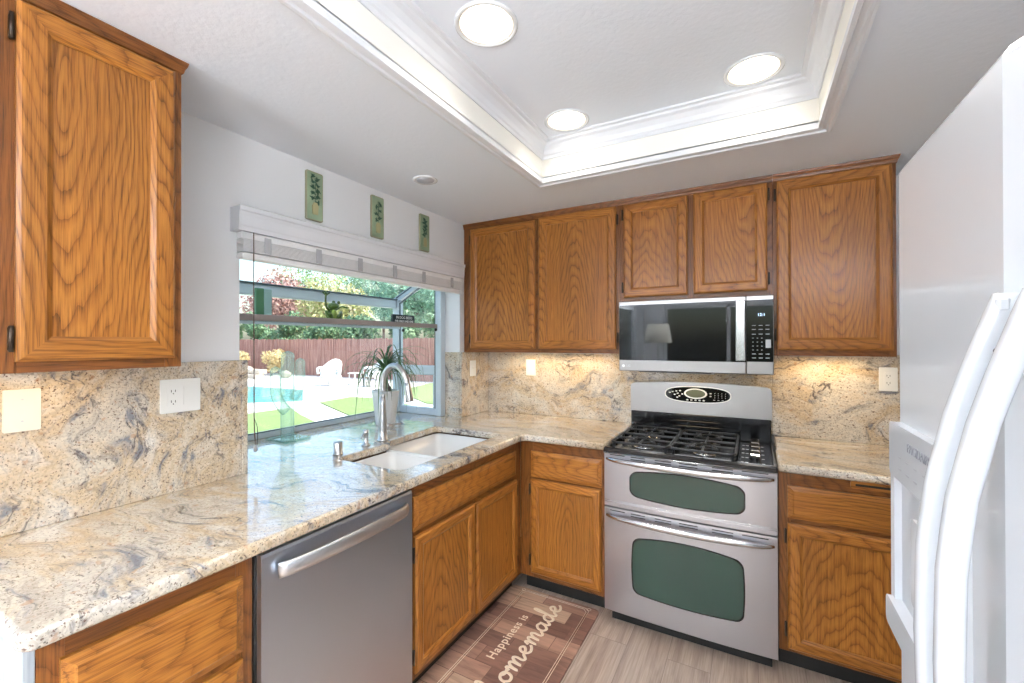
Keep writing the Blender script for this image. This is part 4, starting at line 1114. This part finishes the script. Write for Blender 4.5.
for s_ in (-1, 1):
    b.tube(catmull([(X+.01, fy0+s_*.015, fz0+.012), (X+.025, fy0+s_*.035, fz0+.030), (X+.01, fy0+s_*.050, fz0+.046), (X+.02, fy0+s_*.040, fz0+.012), (X+.035, fy0+s_*.030, fz0+.005)], 5), [.012]*6+[.010]*5+[.008]*5+[.006]*5, 8)
    b.sphere((X+.018, fy0+.012+s_*.017, fz0+.103), .009, 10, 7)
build('body', b, FROG, r)
build('belly', MB().sphere((X+.012, fy0, fz0+.034), (.018, .020, .030)), FROGB, r)
# little black sign
r = thing('shelf_sign', 'small black block sign with white lettering on the window shelf', 'sign', (-.30, -.60, fz0))
build('block', MB().box((-.312, -.705, fz0), (-.290, -.497, fz0+.062), .002), plain('sign_black', (.02, .03, .035), .5), r)
for i, t_ in enumerate(('IN DOG BEERS', "I'VE ONLY HAD ONE")):
    text('lettering', t_, .024 if i == 0 else .019, PLATEW, r, frame_mtx((-.2895, -.601, fz0+.042-.024*i), (0, 1, 0), (0, 0, 1)), bold=.0004)
# upright green and pale blocks standing in for an unidentified bar
r = thing('shelf_block_pair', 'upright green and pale block pair at the left end of the window shelf', 'vase', (-.387, -1.52, fz0))
vz = MB(); vz.box((-.395, -1.562, fz0), (-.380, -1.519, fz0+.150), .003); build('front_block', vz, plain('green_glaze', (.10, .24, .13), .25), r)
vz = MB(); vz.box((-.395, -1.5185, fz0), (-.380, -1.478, fz0+.150), .003); build('pale_block', vz, plain('pale_green_glaze', (.36, .52, .50), .25), r)

# glass cactus
cx, cy, cz = -.40, -1.375, .9145
r = thing('glass_cactus', 'pale green glass cactus sculpture on a square glass base on the sill', 'sculpture', (cx, cy, cz))
build('base', MB().box((cx-.085, cy-.075, cz), (cx+.085, cy+.075, cz+.012), .003), GREENGL, r)
def fluted(pts, rad, seg=24, nf=8):
    mb = MB(); P = catmull(pts, 5); n = len(P); vs = []; fs = []
    for i, p in enumerate(P):
        t = (P[min(i+1, n-1)]-P[max(i-1, 0)]).normalized(); sd = t.cross(Vector((1, 0, 0))).normalized(); u2 = sd.cross(t).normalized()
        tt = i/(n-1); rr_ = rad*(1 if tt < .88 else math.sqrt(max(.02, 1-((tt-.88)/.12)**2)))
        for k in range(seg):
            a = 2*PI*k/seg; q = rr_*(1+.10*math.cos(nf*a)); vs.append(p+sd*(q*math.cos(a))+u2*(q*.6*math.sin(a)))
    for i in range(n-1):
        for k in range(seg): fs.append([i*seg+k, i*seg+(k+1) % seg, (i+1)*seg+(k+1) % seg, (i+1)*seg+k])
    fs += [list(range(seg)), [(n-1)*seg+k for k in range(seg)]]
    return mb.add(vs, fs, None, True)
build('trunk', fluted([(cx, cy-.005, cz+.0125), (cx, cy-.005, cz+.12), (cx, cy-.006, cz+.30), (cx, cy-.004, cz+.40), (cx, cy-.004, cz+.475)], .036), GREENGL, r)
build('arm', fluted([(cx+.012, cy-.02, cz+.155), (cx+.012, cy-.058, cz+.205), (cx+.012, cy-.078, cz+.26), (cx+.012, cy-.080, cz+.33), (cx+.012, cy-.080, cz+.395)], .027), GREENGL, r)
build('arm', fluted([(cx+.012, cy+.02, cz+.215), (cx+.012, cy+.048, cz+.255), (cx+.012, cy+.062, cz+.31), (cx+.012, cy+.062, cz+.37), (cx+.012, cy+.062, cz+.435)], .027), GREENGL, r)

# ponytail palm
px_, py_, pz_ = -.265, -.80, .9145
r = thing('ponytail_palm', 'ponytail palm with arching thin leaves in a white tapered pot by the faucet', 'potted plant', (px_, py_, pz_))
pot = build('pot', MB().lathe([(.058, .0), (.060, .004), (.084, .200), (.087, .205), (.087, .216), (.080, .216), (.076, .195), (0, .192)], (px_, py_, pz_), 'z', 32), plain('pot_white', (.78, .79, .80), .35), r)
build('soil', MB().lathe([(.0, .1965), (.075, .196), (.075, .193)], (px_, py_, pz_), 'z', 24), plain('soil', (.06, .04, .03), .9, bump_s=.5), pot)
build('trunk', MB().lathe([(.036, .190), (.038, .205), (.030, .235), (.017, .265), (.012, .31), (.011, .345), (.0, .35)], (px_, py_, pz_), 'z', 16), plain('trunk_grey', (.16, .14, .13), .8, bump_s=.5), r)
rnd = random.Random(4); lf = MB(); top = Vector((px_, py_, pz_+.335))
for k in range(95):
    a = rnd.uniform(0, 2*PI); L = rnd.uniform(.26, .50); el = rnd.uniform(.25, 1.35); w = rnd.uniform(.0035, .006)
    d = Vector((math.cos(a), math.sin(a), 0)); n = 14; p = top+Vector((rnd.uniform(-.008, .008), rnd.uniform(-.008, .008), rnd.uniform(-.03, .01))); pts = [p.copy()]
    droop = rnd.uniform(2.4, 4.0)
    for i in range(n):
        t = i/n; e = el-droop*t**1.35; e = max(e, -1.45); p = p+(d*math.cos(e)+Vector((0, 0, 1))*math.sin(e))*(L/n)
        if p.x < GX2+.03: p.x = GX2+.03
        if p.y > WY1-.06: p.y = WY1-.06
        if p.x > -.0: p.x = min(p.x, .05)
        p.z = max(p.z, pz_+.012); pts.append(p.copy())
    sd = d.cross(Vector((0, 0, 1))); vs = []; fs = []
    for i, q in enumerate(pts):
        ww = w*(1-.9*(i/n)**2)*(.6+.4*min(1, i/3)); vs += [q-sd*ww, q+Vector((0, 0, -ww*.5)), q+sd*ww]
    for i in range(n): fs += [[3*i, 3*i+1, 3*i+4, 3*i+3], [3*i+1, 3*i+2, 3*i+5, 3*i+4]]
    lf.add(vs, fs, None, True)
build('leaves', lf, plain('palm_leaf', (.07, .15, .05), .45, var=.4), r, recalc=False)

# ------------------------------------------------------------------ kitchen mat
MX_, MX2_, MYa, MYb = .546, 1.072, -1.72, -.585
r = thing('kitchen_mat', 'brown plank-print kitchen mat reading Happiness is homemade in front of the sink', 'mat', ((MX_+MX2_)/2, (MYa+MYb)/2, 0))
build('pad', MB().prism(rrect(MX_, MX2_, MYa, MYb, .03, 5), lambda u, v, d: Vector((u, v, d)), .0005, .0085), MATP, r)
z0 = .0090
bd = MB()
for ins in (.050, .060):
    a0, a1, b0, b1 = MX_+ins+.03, MX2_-ins, MYa+ins, MYb-ins+.03
    Q = [(a0, b0+.02), (a0, b1-.02), (a0+.02, b1), (a1-.02, b1), (a1, b1-.02), (a1, b0+.02), (a1-.02, b0), (a0+.02, b0), (a0, b0+.02)]
    for p, q in zip(Q, Q[1:]): bd.tube([(p[0], p[1], z0), (q[0], q[1], z0)], .0014, 6, flat=.25)
for (a, b) in ((MX_+.083, MYb-.022), (MX2_-.053, MYb-.022)):
    bd.tube(catmull([(a+.010*math.cos(t), b+.010*math.sin(t), z0) for t in (0, 1, 2, 3, 4, 5, 6)], 3), .0014, 6, flat=.25)
build('border', bd, CREAM, r)
text('lettering', 'Happiness is', .062, CREAM, r, frame_mtx((.744, -.990, .0092), (0, 1, 0), (-1, 0, 0)), extrude=.0002, bold=.0008, spacing=1.12)
script = {
 'h': (1.12, [[(0, .05), (.32, 1.0), (.52, 1.9), (.45, 2.35), (.28, 2.1), (.2, 1.2), (.14, 0)], [(.14, 0), (.3, .75), (.52, 1.02), (.66, .8), (.66, .2), (.82, 0), (1.12, .35)]]),
 'o': (1.0, [[(.55, 1.0), (.25, .85), (.12, .45), (.3, .03), (.62, .08), (.78, .5), (.7, .9), (.45, .98), (.6, .75), (1.0, .8)]]),
 'm': (1.55, [[(0, .6), (.16, 1.0), (.26, .7), (.22, 0), (.34, .65), (.58, 1.02), (.7, .75), (.66, 0), (.8, .65), (1.04, 1.02), (1.16, .75), (1.12, .15), (1.28, 0), (1.55, .35)]]),
 'e': (1.0, [[(0, .35), (.45, .48), (.68, .78), (.5, 1.02), (.24, .8), (.2, .3), (.45, 0), (.8, .12), (1.0, .35)]]),
 'a': (1.12, [[(.76, .85), (.45, 1.02), (.14, .7), (.12, .2), (.38, 0), (.66, .35), (.8, .95), (.76, .25), (.9, 0), (1.12, .35)]]),
 'd': (1.15, [[(.74, .85), (.45, 1.02), (.14, .7), (.12, .2), (.38, 0), (.66, .4), (.9, 1.5), (1.0, 2.2), (.88, 2.35), (.78, 1.8), (.76, .3), (.92, 0), (1.15, .35)]])}
ls = MB(); xh = .052; cur = -1.34; XB = .885; zz = .0092
for ch in 'homemade':
    wd_, strokes = script[ch]
    for st_ in strokes:
        P = catmull([(XB-q*xh*(1.0), cur+p*xh*1.42, zz) for p, q in st_], 5)
        ls.tube(P, .0070, 8, flat=.10)
    cur += wd_*xh*1.42*.985; 
build('script_lettering', ls, CREAM, r)

# ------------------------------------------------------------------ rear room windows (behind the camera)
m_ = MB()
for (a, b) in ((.35, .41), (1.40, 1.46), (2.44, 2.50)): m_.box((a, YB-.09, .35), (b, YB-.04, 2.1), .004)
m_.box((.41, YB-.09, .35), (2.44, YB-.04, .41), .004); m_.box((.41, YB-.09, 2.04), (2.44, YB-.04, 2.1), .004)
w2 = struct('window_2', m_, WHITE); build('window_pane', MB().box((.41, YB-.067, .41), (2.44, YB-.063, 2.04), 0), PANE, w2)
m_ = MB()
for (a, b) in ((-5.70, -5.63), (-4.54, -4.46), (-3.37, -3.30)): m_.box((-.10, a, 0), (-.04, b, 2.05), .004)
m_.box((-.10, -5.63, 0), (-.04, -3.37, .07), .004); m_.box((-.10, -5.63, 1.98), (-.04, -3.37, 2.05), .004)
w3 = struct('door_1', m_, WHITE); build('door_pane', MB().box((-.072, -5.63, .07), (-.068, -3.37, 1.98), 0), PANE, w3)

# ------------------------------------------------------------------ outdoors
GZ = -.15
PATIO = plain('patio_concrete', (.72, .68, .63), .8, bump_s=.2, var=.08)
struct('ground_patio', MB().box((-34, -14, GZ-.2), (-.16, 34, GZ), 0), PATIO)
def make_grass():
    mt, nt, bs = newmat('lawn'); co = objco(nt)
    nt.links.new(ramp(nt, noise(nt, co, 30, 4), [(.3, (.20, .31, .09)), (.7, (.33, .42, .16))]), bs.inputs['Base Color']); bs.inputs['Roughness'].default_value = .8
    bump(nt, bs, noise(nt, co, 120, 3), .8, .03); return mt
LAWN = make_grass()
def lawn(P, labl):
    mb = MB().prism(P, lambda u, v, d: Vector((u, v, d)), GZ-.01, GZ+.025)
    o = build('lawn', mb, LAWN); tag(o, labl, 'grass'); o['kind'] = 'stuff'
lawn([(-7.95, 2.2), (-7.9, 3.7), (-6.75, 3.15), (-4.0, 2.1), (-.9, .9), (-.9, -4), (-6, -4)], 'green grass patch nearest the garden window')
lawn([(-8.1, 4.65), (-8.3, 5.8), (-7.2, 6.1), (-4.8, 5.0), (-4.8, 3.2)], 'green grass strip beyond the bare concrete path')
lawn([(-8.2, 7.6), (-9.0, 10.2), (-2, 10.2), (-2, 5.2), (-5.6, 5.9)], 'green grass by the fence seen through the side pane')
WATER = plain('pool_water', (.10, .55, .60), .05, 0, 0, .3, 3)
pl = tag(build('swimming_pool', MB().prism([(-11.2, 6.35), (-8.9, 4.72), (-10.3, 3.2), (-16, 1.2), (-18, 4), (-14, 6.3)], lambda u, v, d: Vector((u, v, d)), GZ-.02, GZ+.012), WATER), 'turquoise swimming pool left of the wicker armchair', 'pool')
# brushwood fence
def make_fence():
    mt, nt, bs = newmat('brushwood'); co = objco(nt)
    n = noise(nt, mapping(nt, co, (14, 14, .8)), 1, 4, .7)
    nt.links.new(ramp(nt, n, [(.3, (.22, .10, .08)), (.5, (.40, .20, .16)), (.7, (.58, .35, .29))]), bs.inputs['Base Color']); bs.inputs['Roughness'].default_value = .9; return mt
FENCEM = make_fence()
def fence(p, q, h, labl):
    p, q = Vector(p), Vector(q); L = (q-p).length; d = (q-p)/L; nrm = Vector((-d.y, d.x, 0)); n = int(L/.09); rnd = random.Random(3)
    mb = MB()
    for i in range(n):
        a = p+d*(L*i/n); b = p+d*(L*(i+.93)/n); hh = h+rnd.uniform(-.03, .03); o = nrm*rnd.uniform(-.012, .012)
        vs = [a+o, b+o, b+o+nrm*.03, a+o+nrm*.03]; vs = vs+[v+Vector((0, 0, hh)) for v in vs]
        mb.add(vs, [[0, 1, 2, 3], [4, 5, 6, 7], [0, 1, 5, 4], [1, 2, 6, 5], [2, 3, 7, 6], [3, 0, 4, 7]])
    r = thing('garden_fence', labl, 'fence', tuple((p+q)/2))
    build('palings', mb, FENCEM, r)
    rr_ = MB()
    for z in (.35, 1.45): rr_.tube([p+nrm*.07+Vector((0, 0, z)), q+nrm*.07+Vector((0, 0, z))], .03, 6)
    build('rails', rr_, FENCEM, r)
fence((-30, 10.75, GZ), (-1.5, 10.75, GZ), 1.75, 'long reddish-brown brushwood fence at the back of the patio')
# low planter wall + rocks
STONE = plain('stone', (.55, .45, .36), .9, bump_s=.6, bump_scale=12, var=.25)
pw = MB(); rnd = random.Random(9)
for i in range(16):
    x = -27+i*.62; 
    for lv_ in range(2): pw.box((x+.02*lv_, 8.25-.16*(i-8)*.0+.12*lv_, GZ+.2*lv_+.001), (x+.58+.02*lv_, 8.65+.12*lv_, GZ+.2*lv_+.195), .03)
tag(build('planter_wall', pw, STONE), 'low tan block planter wall in front of the fence at the left', 'planter wall')
def boulder(x, y, s_, labl):
    mb = MB(); rnd = random.Random(int(x*10)); mb.sphere((x, y, GZ+s_*.55), (s_, s_*.8, s_*.62), 12, 8)
    mb.v = [v+Vector((rnd.uniform(-1, 1), rnd.uniform(-1, 1), rnd.uniform(-1, 1)))*s_*.09 for v in mb.v]
    tag(build('boulder', mb, STONE), labl, 'rock')
boulder(-19.75, 9.35, .40, 'tan boulder behind the planter wall, left of the dry bushes'); boulder(-16.6, 9.3, .28, 'smaller tan boulder beside the dry bushes')
# foliage
def make_leaf(name, cols):
    mt, nt, bs = newmat(name)
    co = objco(nt); n = noise(nt, co, 1.1, 3, .6); n2 = N(nt, 'ShaderNodeAttribute', attribute_name='grain').outputs['Fac']
    nt.links.new(ramp(nt, math_(nt, 'ADD', math_(nt, 'MULTIPLY', n, .55), math_(nt, 'MULTIPLY', n2, .45)), [(.2+.6*i/(len(cols)-1), c) for i, c in enumerate(cols)]), bs.inputs['Base Color'])
    bs.inputs['Roughness'].default_value = .55; bs.inputs['Subsurface Weight'].default_value = 0
    return mt
L_G = make_leaf('leaf_green', [(.10, .20, .06), (.24, .38, .12), (.52, .58, .22)])
L_B = make_leaf('leaf_bluegreen', [(.10, .24, .14), (.22, .42, .28), (.45, .60, .40)])
L_R = make_leaf('leaf_red', [(.26, .13, .12), (.50, .28, .25), (.70, .50, .42)])
L_Y = make_leaf('leaf_dry', [(.48, .34, .13), (.72, .56, .28), (.86, .74, .46)])
L_P = make_leaf('leaf_pale', [(.30, .38, .12), (.60, .58, .26), (.82, .66, .42)])
BARK = plain('bark', (.16, .11, .09), .9, bump_s=.5)
def crown_mesh(c, rad, nleaf, ls_, seed, blobs=7, flatz=.8):
    rnd = random.Random(seed); mb = MB(); c = Vector(c); B = []
    for _ in range(blobs):
        d = Vector((rnd.gauss(0, 1), rnd.gauss(0, 1), rnd.gauss(0, .8))).normalized()*rad*rnd.uniform(.25, .62); d.z *= flatz
        B.append((c+d, rad*rnd.uniform(.34, .58)))
    for _ in range(nleaf):
        bc, br_ = rnd.choice(B)
        d = Vector((rnd.gauss(0, 1), rnd.gauss(0, 1), rnd.gauss(0, 1))).normalized(); p = bc+d*br_*rnd.uniform(.72, 1.05)
        a = Vector((rnd.gauss(0, 1), rnd.gauss(0, 1), rnd.gauss(0, 1))).normalized(); b = a.cross(d+Vector((.01, 0, 0))).normalized(); s_ = ls_*rnd.uniform(.6, 1.3)
        k = len(mb.v); g = rnd.random()
        for q in (p-a*s_, p+b*s_*.45, p+a*s_, p-b*s_*.45): mb.v.append(q); mb.g.append((g, g, g))
        mb.f.append([k, k+1, k+2, k+3]); mb.sm.append(False)
    return mb, B
def tree(x, y, h, rad, mat, labl, seed, n=8000, ls_=.13, zb=GZ, name='garden_tree', cat='tree'):
    r = thing(name, labl, cat, (x, y, zb)); c = (x, y, zb+h*.60)
    mb, B = crown_mesh(c, rad, n, ls_, seed, blobs=20, flatz=h*.36/rad); build('foliage', mb, mat, r, recalc=False)
    t = MB(); t.tube([(x, y, zb), (x+.05, y, zb+h*.3), (x, y+.05, zb+h*.6)], [.16, .13, .08], 8)
    for bc, br_ in B: t.tube([(x, y+.03, zb+h*.4), ((x+bc.x)/2, (y+bc.y)/2, (zb+h*.4+bc.z)/2+.1), tuple(bc)], [.07, .05, .025], 6)
    build('trunk', t, BARK, r)
T_ = [(-28.0, 16.4, 6.9, 2.8, L_R, 'reddish-purple tree beyond the fence at the left edge of the window', 1),
      (-21.6, 16.2, 6.2, 2.8, L_P, 'pale yellow-green tree beyond the fence left of the frog figurine', 3),
      (-15.4, 16.2, 7.0, 2.8, L_B, 'blue-green pine-like tree beyond the fence at the window centre', 4),
      (-9.2, 16.4, 7.4, 2.8, L_G, 'tall green tree beyond the fence above the small black sign', 5),
      (-3.2, 16.4, 7.0, 2.8, L_P, 'pale green tree beyond the fence seen through the side pane', 6),
      (-34.0, 23.5, 9.6, 4.3, L_G, 'yellow-green tree standing furthest back behind the reddish tree', 2),
      (-25.0, 23.5, 10.5, 4.3, L_B, 'large blue-green tree standing furthest back at the left', 7),
      (-15.8, 23.5, 11.0, 4.3, L_P, 'large pale green tree standing furthest back in the middle', 9),
      (-6.5, 23.5, 11.0, 4.3, L_G, 'large green tree standing furthest back at the right', 8)]
for a in T_: tree(*a)
def shrub(x, y, h, rad, mat, labl, seed, n=1300, ls_=.07, zb=GZ, cat='bush'):
    r = thing('garden_shrub', labl, cat, (x, y, zb)); mb, B = crown_mesh((x, y, zb+h*.55), rad, n, ls_, seed, 6, h/rad*.5)
    build('foliage', mb, mat, r, recalc=False)
    t = MB()
    for bc, br_ in B: t.tube([(x, y, zb), tuple(bc)], [.03, .012], 5)
    build('stems', t, BARK, r)
hx = [(-27.0, 'hedge bush behind the fence at the far left of the window'), (-24.1, 'dark hedge bush behind the fence below the reddish tree'), (-21.2, 'dark hedge bush behind the fence left of the frog'), (-18.3, 'dark hedge bush behind the fence below the frog'), (-15.4, 'dark hedge bush behind the fence above the wicker armchair'), (-12.5, 'dark hedge bush behind the fence above the ponytail palm'), (-9.6, 'dark hedge bush behind the fence near the corner post'), (-6.7, 'dark hedge bush behind the fence in the side pane'), (-3.8, 'hedge bush behind the fence at the right end')]
L_D = make_leaf('leaf_dark', [(.05, .12, .06), (.12, .24, .12), (.30, .42, .22)])
for i, (x, lb) in enumerate(hx): shrub(x, 12.5, 3.6, 1.30, L_D, lb, 20+i, 3600, .10)
shrub(-18.6, 9.9, 1.35, .70, L_Y, 'golden dry bush against the fence left of the glass cactus', 40, 1800, .07)
shrub(-21.0, 9.7, 1.15, .65, L_Y, 'pale straw bush against the fence at the left of the window', 41, 1500, .07)
shrub(-23.0, 9.7, 1.5, .75, L_R, 'reddish bush against the fence at the far left', 42, 1500, .07)
# white wicker chairs
WICK = plain('white_wicker', (.80, .80, .78), .6, bump_s=.8, bump_scale=60)
def chair(x, y, rz, labl):
    r = thing('wicker_armchair', labl, 'outdoor chair', (0, 0, 0), 'white wicker patio chairs')
    def P(mb): return mb
    build('seat', MB().box((-.27, -.26, .34), (.27, .28, .44), .04), WICK, r)
    build('cushion', MB().box((-.24, -.24, .44), (.24, .22, .52), .035), plain('cushion_white', (.9, .9, .88), .8), r)
    # barrel back: swept shell
    mb = MB(); vs = []; n = 20
    for i in range(n+1):
        a = math.radians(-15+210*i/n); hgt = .66+.32*max(0, math.sin(a))**1.3
        for (rr_, z) in ((.30, .30), (.335, hgt), (.39, hgt-.01), (.345, .28)): vs.append((rr_*math.cos(a), .02+rr_*math.sin(a), z))
    fs = []
    for i in range(n):
        for k in range(4): fs.append([i*4+k, i*4+(k+1) % 4, i*4+4+(k+1) % 4, i*4+4+k])
    fs += [[0, 1, 2, 3], [n*4, n*4+1, n*4+2, n*4+3]]
    build('backrest', mb.add(vs, fs, None, True), WICK, r)
    for i in (0, 1):
        sx = -1 if i else 1; build('armrest', MB().tube(catmull([(sx*.33, .05, .66), (sx*.36, -.12, .66), (sx*.34, -.28, .62), (sx*.30, -.28, .45)], 5), .045, 8), WICK, r)
    for sx in (-1, 1):
        for sy in (-1, 1): build('leg', MB().tube([(sx*.25, .02+sy*.24, .36), (sx*.27, .02+sy*.27, 0)], [.035, .025], 8), WICK, r)
    r.location = (x, y, GZ+.001); r.rotation_euler = (0, 0, rz)
    return r
c1 = chair(-11.75, 7.85, math.radians(20), 'white wicker armchair on the patio in front of the brown fence')
c2 = copy_tree(c1); c2.location = (-10.2, 8.45, GZ+.001); c2.rotation_euler = (0, 0, math.radians(-25)); c2['label'] = 'white wicker armchair right of the side table, half behind the palm leaves'
r = thing('patio_side_table', 'small white side table between the two wicker armchairs', 'side table', (0, 0, 0))
build('table_top', MB().lathe([(.27, .42), (.27, .45), (0, .455)], (0, 0, 0), 'z', 24), WICK, r)
for k in range(4): a = PI/4+k*PI/2; build('leg', MB().tube([(.2*math.cos(a), .2*math.sin(a), .42), (.23*math.cos(a), .23*math.sin(a), 0)], .02, 8), WICK, r)
r.location = (-11.25, 8.55, GZ+.001)
r = thing('path_light', 'little white post light on the patio left of the wicker armchair', 'garden light', (-14.9, 9.9, GZ))
build('post', MB().tube([(-14.9, 9.9, GZ), (-14.9, 9.9, GZ+.40)], .03, 8), WICK, r); build('head', MB().lathe([(.07, .40), (.09, .46), (.0, .52)], (-14.9, 9.9, GZ), 'z', 12), WICK, r)
